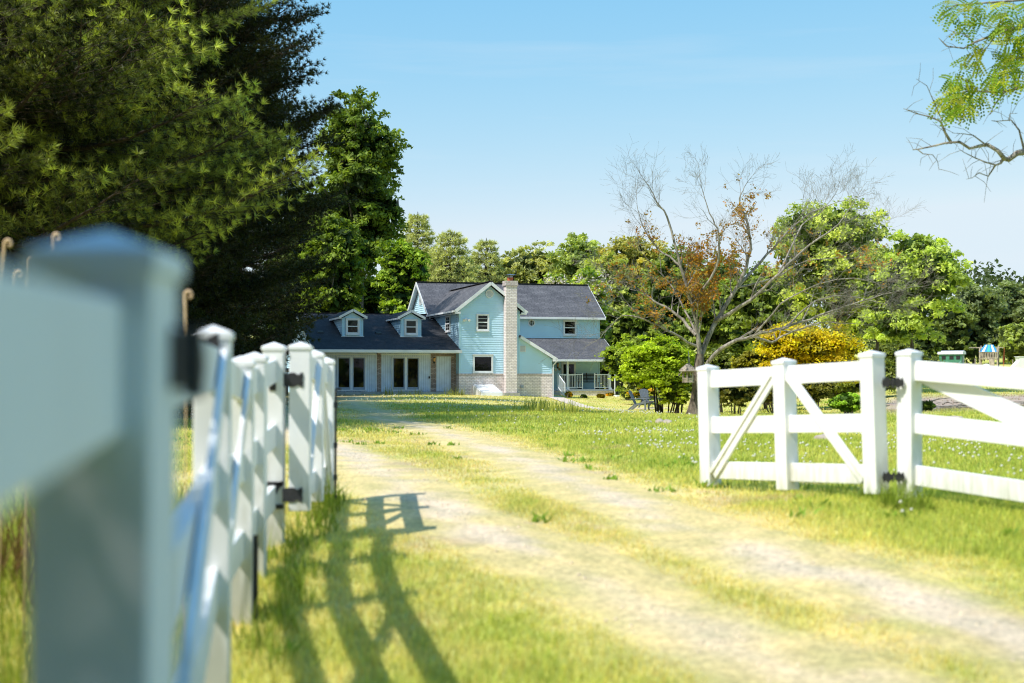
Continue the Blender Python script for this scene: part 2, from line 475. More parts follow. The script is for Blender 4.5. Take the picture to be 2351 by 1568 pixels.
def lawn(x, y):
    """colour and gravel / straw amounts at ground points"""
    x = np.asarray(x, float); y = np.asarray(y, float)
    dl, dr = pdist(x, y, TL), pdist(x, y, TR)
    d = np.minimum(dl, dr)
    sR = side_of(x, y, TR)
    n1 = fbm(x * .55, y * .4, 21); n2 = fbm(x * 2.6, y * 2.2, 31); n3 = fbm(x * 7, y * 6, 41)
    straw = np.exp(-(d / (.42 + .015 * y)) ** 2) * 1.05
    inner = ((dl < 3.2) & (dr < 2.6)).astype(float)
    straw = np.maximum(straw, inner * .20)
    straw = straw + (n1 - .5) * .8 + (n2 - .5) * .9 + (n3 - .5) * .5
    # lawn right of the drive stays lush, lawn by the house is dry
    lush = sstep(.5, 1.3, -sR) * (1 - sstep(28, 46, y))
    straw = straw - .55 * lush
    dryhouse = np.exp(-((x + .5) / 7) ** 2 - ((y - 66) / 12) ** 2)
    straw = straw + .45 * dryhouse
    straw = np.clip(straw + .1 + .13 * (sR > 0) * (1 - sstep(12, 16, y)), 0, 1)
    yel = np.clip(.45 + (n1 - .5) * 1.2 + (n3 - .5) * .9 - .30 * lush + .25 * sstep(40, 90, y) + .30 * (1 - sstep(8, 11, y)) * (sR > -1), 0, 1)
    c = lerp(np.broadcast_to(GREEN, x.shape + (3,)), np.broadcast_to(YGREEN, x.shape + (3,)), yel)
    c = lerp(c, np.broadcast_to(STRAW, x.shape + (3,)), straw)
    wl = .03 + .05 * np.sin(y * 1.3); wr = .0
    fadeL = np.where(y < 8.3, .55, 1.0) * (1 - sstep(18, 40, y) * .65); fadeR = 1 - sstep(18, 40, y) * .65
    g = np.maximum(sstep(.28, -.10, dl - wl + (n2 - .5) * .55) * fadeL, sstep(.28, -.10, dr - wr + (n2 - .5) * .55) * fadeR)
    g = np.clip(g * (1.2 - .45 * sstep(.45, .75, n1 + (n3 - .5) * .5)), 0, 1)
    # dirt patches
    soil = sstep(.70, .80, fbm(x * .9, y * .8, 55) + (n3 - .5) * .2) * (d < 2.5) * .5
    c = lerp(c, np.broadcast_to(SOIL, x.shape + (3,)), soil)
    c = lerp(c, np.broadcast_to(GRAVEL, x.shape + (3,)), g)
    # brown scrub strip on the right behind the fence
    rr = x / np.maximum(y, 8)
    br = sstep(.245, .275, rr) * np.exp(-((y - 50 - (rr - .3) * 30) / 6.5) ** 2) * sstep(.38, .5, n1 + .12)
    c = lerp(c, np.broadcast_to(np.array([.47, .37, .30]), x.shape + (3,)), np.clip(br * 1.3, 0, 1))
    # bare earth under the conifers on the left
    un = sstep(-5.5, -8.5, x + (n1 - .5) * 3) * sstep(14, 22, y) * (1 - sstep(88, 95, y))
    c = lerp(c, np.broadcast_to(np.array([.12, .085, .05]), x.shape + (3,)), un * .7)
    return c, g, straw, soil, br, un, d

def axis(segs):
    out = [segs[0][0]]
    for a, b, st in segs:
        n = max(1, int(round((b - a) / st))); out += list(np.linspace(a, b, n + 1)[1:])
    return np.array(out)

gx = axis([(-900, -120, 60), (-120, -40, 8), (-40, -16, 1.5), (-16, -7, .4), (-7, 8, .12), (8, 22, .4), (22, 60, 1.6), (60, 120, 6), (120, 900, 60)])
gy = axis([(-300, -20, 20), (-20, 3, 1.0), (3, 16, .12), (16, 40, .25), (40, 100, .6), (100, 210, 2.2), (210, 500, 20), (500, 2500, 200)])
GX, GY = np.meshgrid(gx, gy)
GZ = zg(GX, GY)
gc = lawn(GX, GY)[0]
gv = np.stack([GX, GY, GZ], -1).reshape(-1, 3)
nx, ny = len(gx), len(gy)
ii = (np.arange(ny - 1)[:, None] * nx + np.arange(nx - 1)[None, :]).ravel()
gf = np.stack([ii, ii + 1, ii + 1 + nx, ii + nx], 1)
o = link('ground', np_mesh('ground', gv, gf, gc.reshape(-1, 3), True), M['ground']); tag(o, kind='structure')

# wheel tracks laid as a sheet 4 mm above the ground
def track_sheet(pts, hw):
    P = []
    for a, b in zip(pts[:-1], pts[1:]):
        L = math.hypot(b.x - a.x, b.y - a.y); n = max(1, int(L / .15))
        P += [(a.x + (b.x - a.x) * i / n, a.y + (b.y - a.y) * i / n) for i in range(n)]
    P = np.array(P)
    for _ in range(14): P[1:-1] = (P[:-2] + P[1:-1] * 2 + P[2:]) / 4
    T = np.gradient(P, axis=0); T /= np.linalg.norm(T, axis=1)[:, None]
    N = np.stack([-T[:, 1], T[:, 0]], 1)
    s = np.linspace(-hw, hw, 13)
    G = P[:, None, :] + N[:, None, :] * s[None, :, None]
    return G
vs, fs, off = [], [], 0
for pts, k in ((TL, 0), (TR, 1)):
    G = track_sheet(pts, .62); n, w = G.shape[:2]
    z = zg(G[..., 0], G[..., 1]) + .012 + .003 * k - .045 * np.linspace(-1, 1, w)[None, :] ** 4
    vs.append(np.concatenate([G, z[..., None]], -1).reshape(-1, 3))
    i = (np.arange(n - 1)[:, None] * w + np.arange(w - 1)[None, :]).ravel() + off
    fs.append(np.stack([i, i + w, i + w + 1, i + 1], 1)); off += n * w
vs = np.concatenate(vs); fs = np.concatenate(fs)
o = link('driveway', np_mesh('driveway', vs, fs, lawn(vs[:, 0], vs[:, 1])[0], True), M['drive']); tag(o, kind='structure')

# grass blades -------------------------------------------------------------
def scatter(n, y0, y1, spread=.40, xshift=0.0):
    u = RNG.random(n); y = np.sqrt(y0 * y0 + u * (y1 * y1 - y0 * y0))
    x = (RNG.random(n) * 2 - 1) * spread * y + xshift
    return x, y

def blades(x, y, h, w, col, lean=.45):
    n = len(x); z = zg(x, y)
    a = RNG.random(n) * 2 * PI; b = RNG.random(n) * 2 * PI; l = RNG.random(n) * lean
    dx, dy = np.cos(a) * w / 2, np.sin(a) * w / 2
    lx, ly = np.cos(b) * l * h, np.sin(b) * l * h
    base = np.stack([x, y, z - .01], 1)
    mid = base + np.stack([lx * .35, ly * .35, h * .6], 1)
    tip = base + np.stack([lx, ly, h], 1)
    off = np.stack([dx, dy, 0 * dx], 1)
    V = np.stack([base - off, base + off, mid + off * .75, mid - off * .75, tip], 1).reshape(-1, 3)
    k = np.arange(n)[:, None] * 5
    # quad + triangle as two quads with a repeated edge is avoided: use triangles
    F = np.concatenate([k + np.array([[0, 1, 2]]), k + np.array([[0, 2, 3]]), k + np.array([[3, 2, 4]])], 0)
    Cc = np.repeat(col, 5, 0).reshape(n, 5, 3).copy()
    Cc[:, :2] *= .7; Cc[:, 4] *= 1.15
    return V, F, Cc.reshape(-1, 3)

def house_mask(x, y):
    """True where the house, its slab and the path stand"""
    u = (x + 2.88) * .9588 + (y - 78) * .284; v = -(x + 2.88) * .284 + (y - 78) * .9588
    return ((u > -8) & (u < 0) & (v > -.75)) | ((u >= 0) & (u < 3.5) & (v > -.2)) | ((u >= .6) & (u < 2.1) & (v > -2)) | ((u > 3.4) & (u < 5.4) & (v > -.05)) | ((u > 5.4) & (u < 10.8) & (v > 4.1))

PATH = [Vector((2.3, 81.2, 0)), Vector((2.75, 77, 0)), Vector((3.35, 71, 0)), Vector((4.0, 65.5, 0)), Vector((4.9, 61, 0)), Vector((6.3, 58.5, 0))]

def grass_layer(n, y0, y1, h, w, spread=.40, hv=.5, lean=.5):
    x, y = scatter(n, y0, y1, spread)
    c, g, straw, soil, br, un, d = lawn(x, y)
    keep = RNG.random(n) > np.clip(g * 1.15 + soil + br * .75 + un * .8, 0, .985)
    keep &= ~house_mask(x, y)
    keep &= pdist(x, y, PATH) > .48
    x, y, c, g, straw, d = x[keep], y[keep], c[keep], g[keep], straw[keep], d[keep]
    m = len(x)
    hh = h * (1 - hv + 2 * hv * RNG.random(m)) * (1 - .55 * straw) * (1 - .5 * np.exp(-(d / .6) ** 2)) * (.6 + .8 * fbm(x * .8, y * .8, 77))
    v = .72 + .56 * RNG.random((m, 1))
    tint = np.stack([.9 + .25 * RNG.random(m), .95 + .1 * RNG.random(m), .8 + .4 * RNG.random(m)], 1)
    return blades(x, y, hh, w * (.7 + .6 * RNG.random(m)), np.clip(c * v * tint * 1.12, 0, .93), lean)

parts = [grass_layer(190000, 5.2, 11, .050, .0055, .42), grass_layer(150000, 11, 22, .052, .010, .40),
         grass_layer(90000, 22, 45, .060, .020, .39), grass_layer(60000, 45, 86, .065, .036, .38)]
# grass outside the near-left fence
y = 3.2 + RNG.random(16000) * 7.5; x = np.interp(y, [1.5, 5, 7, 11], [-.62, -1.2, -1.46, -1.7]) - RNG.random(16000) ** 1.4 * 1.9
c = np.array([.24, .30, .03])[None] * (.7 + .7 * RNG.random((16000, 1)))
parts.append(blades(x, y, .07 + .12 * RNG.random(16000), np.full(16000, .007), c, .7))
def join(parts):
    V, F, Cc, k = [], [], [], 0
    for v, f, c in parts:
        V.append(v); F.append(f + k); Cc.append(c); k += len(v)
    return np.concatenate(V), np.concatenate(F), np.concatenate(Cc)
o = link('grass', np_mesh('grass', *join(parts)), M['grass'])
tag(o, 'short sunlit lawn grass, green to straw yellow, on both sides of the drive', 'grass', kind='stuff')

# taller grass tufts and weeds at post feet and in front of the house
def tuft(x, y, n, r, h, col, w=.008, lean=.8):
    a = RNG.random(n) * 2 * PI; d = r * np.sqrt(RNG.random(n))
    xs, ys = x + np.cos(a) * d, y + np.sin(a) * d
    c = np.array(col)[None] * (.65 + .7 * RNG.random((n, 1)))
    return blades(xs, ys, h * (.4 + .7 * RNG.random(n)), np.full(n, w), c, lean)
tl = []
for k in range(26):
    t = k / 25
    tl.append(tuft(np.interp(6.2 + 4.6 * t, [6.2, 8.7, 10.8], [-1.12, -1.30, -1.28]) + RNG.normal() * .06, 6.2 + 4.6 * t, 34, .10, .14 + .16 * random.random() ** 2, (.26, .34, .04)))
for px, py, n, h in [(2075, 1168, 140, .26), (2095, 1175, 120, .2), (2050, 1165, 80, .2), (2010, 1150, 80, .16), (1930, 1135, 70, .14), (1820, 1125, 70, .14), (1700, 1108, 60, .14)]:
    p = ground_hit(px, py); tl.append(tuft(p.x, p.y, n, .16, h * .8, (.26, .34, .04)))
o = link('tall_grass', np_mesh('tall_grass', *join(tl)), M['grass'])
tag(o, 'unmown grass growing along the feet of the white gates', 'grass', kind='stuff')
tl = []
for k in range(22):
    px = random.choice([random.uniform(860, 1040), random.uniform(1030, 1070)]); Y = 75.2 + 1.0 * random.random(); p = on_ground(px, Y)
    tl.append(tuft(p.x, p.y, 12, .25, .25 + .55 * random.random() ** 2, (.34, .36, .08), .022, .5))
for px, py in [(1215, 945), (1235, 942), (1250, 948), (1265, 940), (1290, 950), (1320, 950), (1230, 935)]:
    p = ground_hit(px, py); tl.append(tuft(p.x, p.y, 46, .5, .42, (.40, .42, .08), .022, .5))
o = link('meadow_grass', np_mesh('meadow_grass', *join(tl)), M['grass'])
tag(o, 'long seeding grass tufts growing before the house walls', 'grass', kind='stuff')

# broad-leaved weeds in and beside the drive
wx_, wy_ = scatter(420, 5.6, 26, .40)
dd_ = np.minimum(pdist(wx_, wy_, TL), pdist(wx_, wy_, TR)); kk_ = (dd_ > .32) & (dd_ < 2.2) & (fbm(wx_ * .8, wy_ * .8, 17) > .50)
wx_, wy_ = wx_[kk_], wy_[kk_]
n_ = len(wx_); i_ = np.repeat(np.arange(n_), 14); a_ = RNG.random(len(i_)) * 2 * PI; r_ = (.03 + .10 * RNG.random(len(i_))) * (.5 + RNG.random(n_)[i_])
V, F, Cc = blades(wx_[i_] + np.cos(a_) * r_, wy_[i_] + np.sin(a_) * r_, .03 + .05 * RNG.random(len(i_)), .022 + .02 * RNG.random(len(i_)), np.array([.22, .36, .04])[None] * (.7 + .6 * RNG.random((len(i_), 1))), 1.6)
o = link('weeds', np_mesh('weeds', V, F, Cc), M['grass'])
tag(o, 'low broad-leaved green weeds scattered along the drive', 'weeds', kind='stuff')

# white clover blossoms
def octas(P, r, cols):
    n = len(P)
    d = np.array([[1, 0, 0], [-1, 0, 0], [0, 1, 0], [0, -1, 0], [0, 0, 1], [0, 0, -1]], float)
    V = (P[:, None, :] + d[None] * np.asarray(r)[:, None, None]).reshape(-1, 3)
    t = np.array([[0, 2, 4], [2, 1, 4], [1, 3, 4], [3, 0, 4], [2, 0, 5], [1, 2, 5], [3, 1, 5], [0, 3, 5]])
    F = (np.arange(n)[:, None, None] * 6 + t[None]).reshape(-1, 3)
    return V, F, np.repeat(cols, 6, 0)
x1, y1 = scatter(2600, 9, 24, .40); x2, y2 = scatter(2600, 24, 72, .36)
x = np.concatenate([x1, x2]); y = np.concatenate([y1, y2])
sR = side_of(x, y, TR); n1 = fbm(x * .5, y * .35, 91)
k = (((-sR > 1.3) & (-sR < 9)) | ((y > 30) & (np.abs(x + 2) < 7))) & (n1 + .15 * RNG.random(len(x)) > .60) & ~house_mask(x, y)
x, y = x[k], y[k]; P = np.stack([x, y, zg(x, y) + .05 + .05 * RNG.random(len(x))], 1)
o = link('clover_blossoms', np_mesh('clover_blossoms', *octas(P, .008 + .006 * RNG.random(len(x)) + .0003 * y, np.full((len(x), 3), .72) * np.array([1, 1, .92]))), M['flower'])
tag(o, 'small white clover blossoms scattered through the lawn', 'flowers', kind='stuff')
# loose stones of the wheel tracks
x, y = scatter(90000, 5.2, 26, .42)
g = lawn(x, y)[1]; k = RNG.random(len(x)) < g * .7; x, y = x[k], y[k]
r = .005 + .009 * RNG.random(len(x)) ** 2; P = np.stack([x, y, zg(x, y) + r * .4 + .006], 1)
cc = (np.array([.86, .73, .57])[None] * (.75 + .35 * RNG.random((len(x), 1))))
V, F, Cc = octas(P, r, cc); V[:] = V + RNG.normal(size=V.shape) * .002
o = link('gravel', np_mesh('gravel', V, F, Cc), M['flower'])
tag(o, 'loose pale gravel stones in the two wheel tracks', 'gravel', kind='stuff')
# path to the porch
G = track_sheet(PATH, .5); n, w = G.shape[:2]
G = G + (RNG.random((n, 1, 1)) - .5) * 0
z = zg(G[..., 0], G[..., 1]) + .02
vs = np.concatenate([G, z[..., None]], -1).reshape(-1, 3)
i = (np.arange(n - 1)[:, None] * w + np.arange(w - 1)[None, :]).ravel()
o = link('path', np_mesh('path', vs, np.stack([i, i + w, i + w + 1, i + 1], 1), None, True), M['pathstone']); tag(o, kind='structure')

# ------------------------------------------------------------------ white gates and fences
POST = .127
def post_parts(parent, x, y, z0, z1, rotz=0, cap_slope=.027):
    """square vinyl post, foot z0, cap tip z1, with its pyramid cap as a sub-part"""
    h = POST / 2; zt = z1 - cap_slope - .022
    b = MB().box((-h, -h, z0), (h, h, zt))
    p = b.build('post', M['vinyl'], parent, bevel=.006, loc=(x, y, 0), rot=(0, 0, rotz))
    e = h + .007
    c = MB()
    c.add([(-e, -e, zt - .004), (e, -e, zt - .004), (e, e, zt - .004), (-e, e, zt - .004),
           (-e, -e, zt + .022), (e, -e, zt + .022), (e, e, zt + .022), (-e, e, zt + .022), (0, 0, z1)],
          [(3, 2, 1, 0), (0, 1, 5, 4), (1, 2, 6, 5), (2, 3, 7, 6), (3, 0, 4, 7), (4, 5, 8), (5, 6, 8), (6, 7, 8), (7, 4, 8)])
    c.build('post_cap', M['vinyl'], p, bevel=.004)
    return p

def butterfly_hinge(parent, x, z, ysurf, sgn, half=True):
    """flared strap plate on the post face plus its barrel"""
    s = .044
    def fn(a, b, t): return (x + a, ysurf + sgn * t, z + b)
    L = [(-.002, -s * .55), (-.018, -s * .62), (-.034, -s), (-.048, -s * .55), (-.055, -s * .9), (-.062, 0), (-.055, s * .9), (-.048, s * .55), (-.034, s), (-.018, s * .62), (-.002, s * .55)]
    b = MB().prism(L, fn, .001, .007)
    b.prism([(-a, c) for a, c in L], fn, .001, .007)
    b.tube([fn(0, -s, .008), fn(0, s, .008)], .009, 8)
    for a in (-.04, .04):
        for c in (-.025, .025): b.tube([fn(a, c, .007), fn(a, c, .011)], .006, 6)
    return b.build('hinge', M['iron'], parent)

def gate_leaf(name, loc, rot, label, L=1.87, hinge_side=1, braces_on=1):
    g = empty(name, loc, rot, label, 'gate', 'white three-rail driveway gate leaves')
    post_parts(g, 0, 0, 0, 1.038); post_parts(g, L * .50, 0, .0, 1.03); post_parts(g, L, 0, .0, 1.02)
    h = POST / 2; t = .022
    for zb, zt in ((.821, .963), (.442, .578), (.066, .208)):
        b = MB()
        b.box((h - .004, -t, zb), (L * .5 - h + .004, t, zt)); b.box((L * .5 + h - .004, -t, zb), (L - h + .004, t, zt))
        b.build('rail', M['vinyl'], g, bevel=.006)
    s = braces_on
    for (xa, xb) in ((L * .5 + h + .01, L - h - .02), (L * .5 - h - .01, h + .02)):
        b = MB()
        b.bar((xa, s * (t + .012), .90), (xb, s * (t + .012), .10), .085, .02, up=(1, 0, .3))
        b.bar((xa + (.028 if xb > xa else -.028), s * (t + .030), .90), (xb + (.02 if xb > xa else -.02), s * (t + .030), .12), .03, .016, up=(1, 0, .3))
        b.build('brace', M['vinyl'], g, bevel=.003)
    return g

# right leaf
pR = at(2011.4, 1133, 10.3)
RHZ = pR.z
gR = gate_leaf('driveway_gate', (pR.x, pR.y, RHZ), (0, math.radians(2.2), math.radians(121.4)),
               'open white gate leaf with diagonal braces standing in the lawn right of the driveway', braces_on=1)
# left leaf (far end of the left row)
pL = at(688, 1172, 8.75)
gL = gate_leaf('driveway_gate', (pL.x, pL.y, pL.z), (0, math.radians(1.6), math.radians(92.8)),
               'open white gate leaf left of the driveway, seen edge-on, with black drop rod', braces_on=-1)
# near-face hinge plates: local -x is the camera side of the left leaf's hinge post
def plate_on(parent, name, fn, poly, t0=.001, t1=.007, extra=None):
    b = MB().prism(poly, fn, t0, t1)
    if extra: extra(b)
    return b.build(name, M['iron'], parent)
W_ = [(-.005, -.045), (.020, -.030), (.045, -.048), (.052, -.02), (.047, 0), (.052, .02), (.045, .048), (.020, .030), (-.005, .045), (-.070, .040), (-.070, -.040)]
for z in (.80, .10):
    plate_on(gL, 'hinge', lambda a, b, t, z=z: (-POST / 2 - t, .028 - a, z + b), W_)
# drop rod on the end post
b = MB(); yr = -POST / 2 - .014
b.tube([(1.87, yr, -.04), (1.87, yr, .78)], .0085, 8); b.tube([(1.87, yr, .78), (1.87, yr - .04, .78)], .0085, 8)
for z in (.12, .36, .66): b.box((1.852, yr - .013, z - .02), (1.888, -POST / 2 + .001, z + .02))
b.build('drop_rod', M['iron'], gL)
# right leaf hinges sit on the outer corner towards the fixed post
def fixed_fence(name, label, loc=(0, 0, 0)):
    return empty(name, loc, (0, 0, 0), label, 'fence')

def rail_between(parent, p, q, drop, w=.142, t=.044):
    for d in drop:
        b = MB().bar((p[0], p[1], p[2] - d), (q[0], q[1], q[2] - d), w, t)
        b.build('rail', M['vinyl'], parent, bevel=.006)

# right wing: posts at increasing distance to the right, falling with the verge
pF = at(2086, 800, 10.25)                      # tip of the fixed post's cap
fR = fixed_fence('rail_fence', 'white three-rail fence running off to the right from the open gate', (pF.x, pF.y, 0))
dirR = Vector((.60, -.80, 0)).normalized(); angR = math.atan2(dirR.y, dirR.x)
slope = -.068
tops = []
for k in range(3):
    d = dirR * 2.42 * k; gz = zg1(pF.x + d.x, pF.y + d.y)
    zt = pF.z + slope * 2.42 * k
    post_parts(fR, d.x, d.y, gz - .25, zt, angR); tops.append(Vector((d.x, d.y, zt)))
for a, b in zip(tops[:-1], tops[1:]):
    u = (b - a).normalized() * (POST / 2 - .004)
    a2, b2 = a + u, b - u
    rail_between(fR, a2, b2, (.155, .535, .905))
    nrm = Vector((-dirR.y, dirR.x, 0)) * .045
    bb = MB().bar(a2 + nrm + Vector((0, 0, -.16)), b2 + nrm + Vector((0, 0, -.90)), .15, .022)
    bb.build('brace', M['vinyl'], fR, bevel=.004)
# hinges tying the right leaf to the fixed post (on the faces towards the drive)
hx, hy = pR.x, pR.y
mid = Vector(((hx + pF.x) / 2, (hy + pF.y) / 2, 0)); v = Vector((pF.x - hx, pF.y - hy, 0)).normalized()
nrm = Vector((v.y, -v.x, 0))
for zz in (RHZ + .80, RHZ + .125):
    def fn(a, b_, t, zz=zz): return tuple(mid + v * a + nrm * (.085 + t) + Vector((0, 0, zz + b_)) - Vector((pF.x, pF.y, 0)))
    s = .044
    Lp = [(-.002, -s * .45), (-.020, -s * .5), (-.036, -s), (-.054, -s * .55), (-.066, -s * .95), (-.078, -.006), (-.078, .006), (-.066, s * .95), (-.054, s * .55), (-.036, s), (-.020, s * .5), (-.002, s * .45)]
    b = MB().prism(Lp, fn, -.006, .0); b.prism([(-x_, y_) for x_, y_ in Lp], fn, -.006, 0)
    b.tube([fn(0, -s * .8, 0), fn(0, s * .8, 0)], .010, 8)
    b.box(fn(-.03, -.012, -.03), fn(.03, .012, -.003))
    b.build('hinge', M['iron'], fR)

# left wing, seen along its length: near post, two line posts, a low post and the tall hinge post
LP = [(-.215, .25, 1.13), (-.445, 1.563, 1.160), (-1.063, 5.06, 1.178), (-1.325, 6.95, 1.094), (-1.425, 7.88, 1.128), (-1.463, 8.75, 1.203)]
fL = fixed_fence('rail_fence', 'white three-rail fence along the left edge, its nearest post filling the corner', (LP[1][0], LP[1][1], 0))
ox, oy = LP[1][0], LP[1][1]
for k, (x, y, zt) in enumerate(LP):
    if k + 1 < len(LP): an = math.atan2(LP[k + 1][1] - y, LP[k + 1][0] - x)
    else: an = math.radians(92.0)
    if k == 1: an = math.radians(90)
    post_parts(fL, x - ox, y - oy, zg1(x, y) - .25, zt, an)
for k in range(len(LP) - 1):
    a, b = Vector(LP[k]), Vector(LP[k + 1]); a -= Vector((ox, oy, 0)); b -= Vector((ox, oy, 0))
    zt = [1.121, 1.151, 1.165, 1.085, 1.115, 1.17]
    a.z, b.z = zt[k], zt[k + 1]
    u = (b - a).normalized() * (POST / 2 - .004)
    rail_between(fL, a + u, b - u, (.142, .60 if k == 0 else .535, .97 if k == 0 else .91))
    if k in (1, 2):
        n_ = Vector(((b - a).y, -(b - a).x, 0)).normalized() * .040
        bb = MB().bar(b - u + n_ + Vector((0, 0, -.12)), a + u + n_ + Vector((0, 0, -.90)), .10, .022)
        bb.build('brace', M['vinyl'], fL, bevel=.004)
# black strap hinge on the right face of the nearest post
b = MB()
hx = POST / 2
b.box((hx + .001, .018, .985), (hx + .008, .060, 1.052)); b.tube([(hx + .014, .078, .975), (hx + .014, .078, 1.055)], .013, 10)
b.prism([(.088, .985), (.13, .972), (.155, .99), (.165, 1.012), (.155, 1.034), (.13, 1.050), (.088, 1.04)], lambda a, c, t: (hx + t, a, c), .002, .011)
b.build('hinge', M['iron'], fL)
# plate on the second post and latch keeper on the hinge post, lower strap and drop rod
x, y, zt = LP[2]
b = MB().prism([(-.045, -.05), (.0, -.03), (.03, -.045), (.035, 0), (.03, .045), (0, .03), (-.045, .05)], lambda a, c, t: (x - ox + a, y - oy - POST / 2 - t, zt - .075 + c), .001, .008)
b.build('strap_plate', M['iron'], fL)
x, y, zt = LP[5]
yy = y - oy - POST / 2
b = MB().box((x - ox - .018, yy - .006, .905), (x - ox + .022, yy - .0005, .988))
b.tube([(x - ox + .002, yy - .006, .93), (x - ox + .002, yy - .018, .93)], .011, 10)
b.build('latch_keeper', M['iron'], fL)
b = MB().tube([(x - ox - .001, yy - .006, .965), (x - ox - .001, yy - .010, .965)], .011, 12)
b.build('latch_bolt', M['chrome'], fL)
b = MB()
for z0 in (.185, .322): b.box((x - ox - .115, yy - .010, z0), (x - ox + .072, yy - .0005, z0 + .028))
b.box((x - ox - .118, yy - .014, .185), (x - ox - .088, yy - .001, .35))
b.prism([(.005, .325), (.060, .325), (.072, .36), (.040, .30), (.028, .275)], lambda a, c, t: (x - ox + a, yy - t, c), .002, .012)
b.build('lower_strap', M['iron'], fL)
x, y, zt = LP[3]
b = MB(); xr = x - ox + POST / 2 + .012
b.tube([(xr, y - oy, zg1(x, y) - .05), (xr, y - oy, .22)], .014, 8)
for z in (-.05, .15): b.box((xr - .014, y - oy - .016, z - .02), (xr + .012, y - oy + .016, z + .02))
b.build('drop_rod', M['iron'], fL)

# ------------------------------------------------------------------ the house
TH = math.radians(16.5)
HZ = -.04
house = empty('house', (-2.88, 78.0, HZ), (0, 0, TH), 'light blue clapboard farmhouse with dark shingle roofs, tall brick chimney and white garage wing', 'house')
cS, sS = math.cos(TH), math.sin(TH)
def U(px, v):
    k = (px - CX) / F_PX
    return (k * (78 + cS * v) + 2.88 + sS * v) / (cS - sS * k)
def V_(px, u):
    k = (px - CX) / F_PX
    return (-2.88 + cS * u - k * (78 + sS * u)) / (sS + k * cS)
def ZZ(py, u, v):
    return CAM_Z - HZ + (HORIZON - py) / F_PX * (78 + sS * u + cS * v)
def g6(zx): return (850 + zx / 4.702) * .8157
def g6y(zy): return (860 + zy / 4.702) * .8157

def front(v): return lambda a, z, off: (a, v - off, z)
def leftw(u): return lambda a, z, off: (u - off, a, z)
def rightw(u): return lambda a, z, off: (u + off, a, z)
def backw(v): return lambda a, z, off: (a, v + off, z)

def clip(poly, z0, keep_above):
    out = []
    for i in range(len(poly)):
        p, q = poly[i], poly[(i + 1) % len(poly)]
        pi = p[1] >= z0 if keep_above else p[1] <= z0
        qi = q[1] >= z0 if keep_above else q[1] <= z0
        if pi: out.append(p)
        if pi != qi and q[1] != p[1]:
            t = (z0 - p[1]) / (q[1] - p[1]); out.append((p[0] + (q[0] - p[0]) * t, z0))
    return out

def lap_mb(mb, poly, fn, course=.125, d=.026):
    zmin = min(p[1] for p in poly); zmax = max(p[1] for p in poly)
    z = zmin
    while z < zmax - 1e-4:
        z1 = min(z + course, zmax)
        s = clip(clip(poly, z, True), z1, False)
        if len(s) >= 3:
            vs = [fn(a, zz, d * (1 - (zz - z) / course)) for a, zz in s]
            mb.add(vs, [tuple(range(len(vs)))])
            xs = [a for a, zz in s if abs(zz - z) < 1e-6]
            if len(xs) >= 2:
                a0, a1 = min(xs), max(xs)
                mb.add([fn(a0, z, 0), fn(a1, z, 0), fn(a1, z, d), fn(a0, z, d)], [(0, 1, 2, 3)])
        z = z1
    return mb

def lap(name, polys, fn, mat='siding', **k):
    mb = MB()
    for p in polys: lap_mb(mb, p, fn, **k)
    return mb.build(name, M[mat], house)

def pbox(mb, fn, a0, a1, z0, z1, o0, o1):
    return mb.prism([(a0, z0), (a1, z0), (a1, z1), (a0, z1)], lambda a, z, t: fn(a, z, t), o0, o1)

def roof(name, e0, e1, r1, r0, mat, thick=.10, parent=None, extra=None):
    """one shingle slope: eave corners e0,e1 then ridge corners r1,r0 (top surface)"""
    P = [Vector(p) for p in (e0, e1, r1, r0)]
    if extra: P = [Vector(p) for p in extra]
    n = (P[1] - P[0]).cross(P[2] - P[0]).normalized()
    if n.z < 0: n = -n
    lo = [p - n * thick for p in P]; N = len(P)
    vs = [tuple(p) for p in P + lo]
    fs = [tuple(range(N)), tuple(reversed(range(N, 2 * N)))] + [(i, (i + 1) % N, N + (i + 1) % N, N + i) for i in range(N)]
    me = bpy.data.meshes.new(name); me.from_pydata(vs, [], fs); me.update()
    bm = bmesh.new(); bm.from_mesh(me); bmesh.ops.recalc_face_normals(bm, faces=bm.faces)
    uvl = bm.loops.layers.uv.new('UVMap')
    ex = (P[1] - P[0]).normalized(); ey = n.cross(ex)
    for f in bm.faces:
        for l in f.loops:
            q = l.vert.co - P[0]; l[uvl].uv = (q.dot(ex), q.dot(ey))
    bm.to_mesh(me); bm.free()
    return link(name, me, M[mat], parent or house)

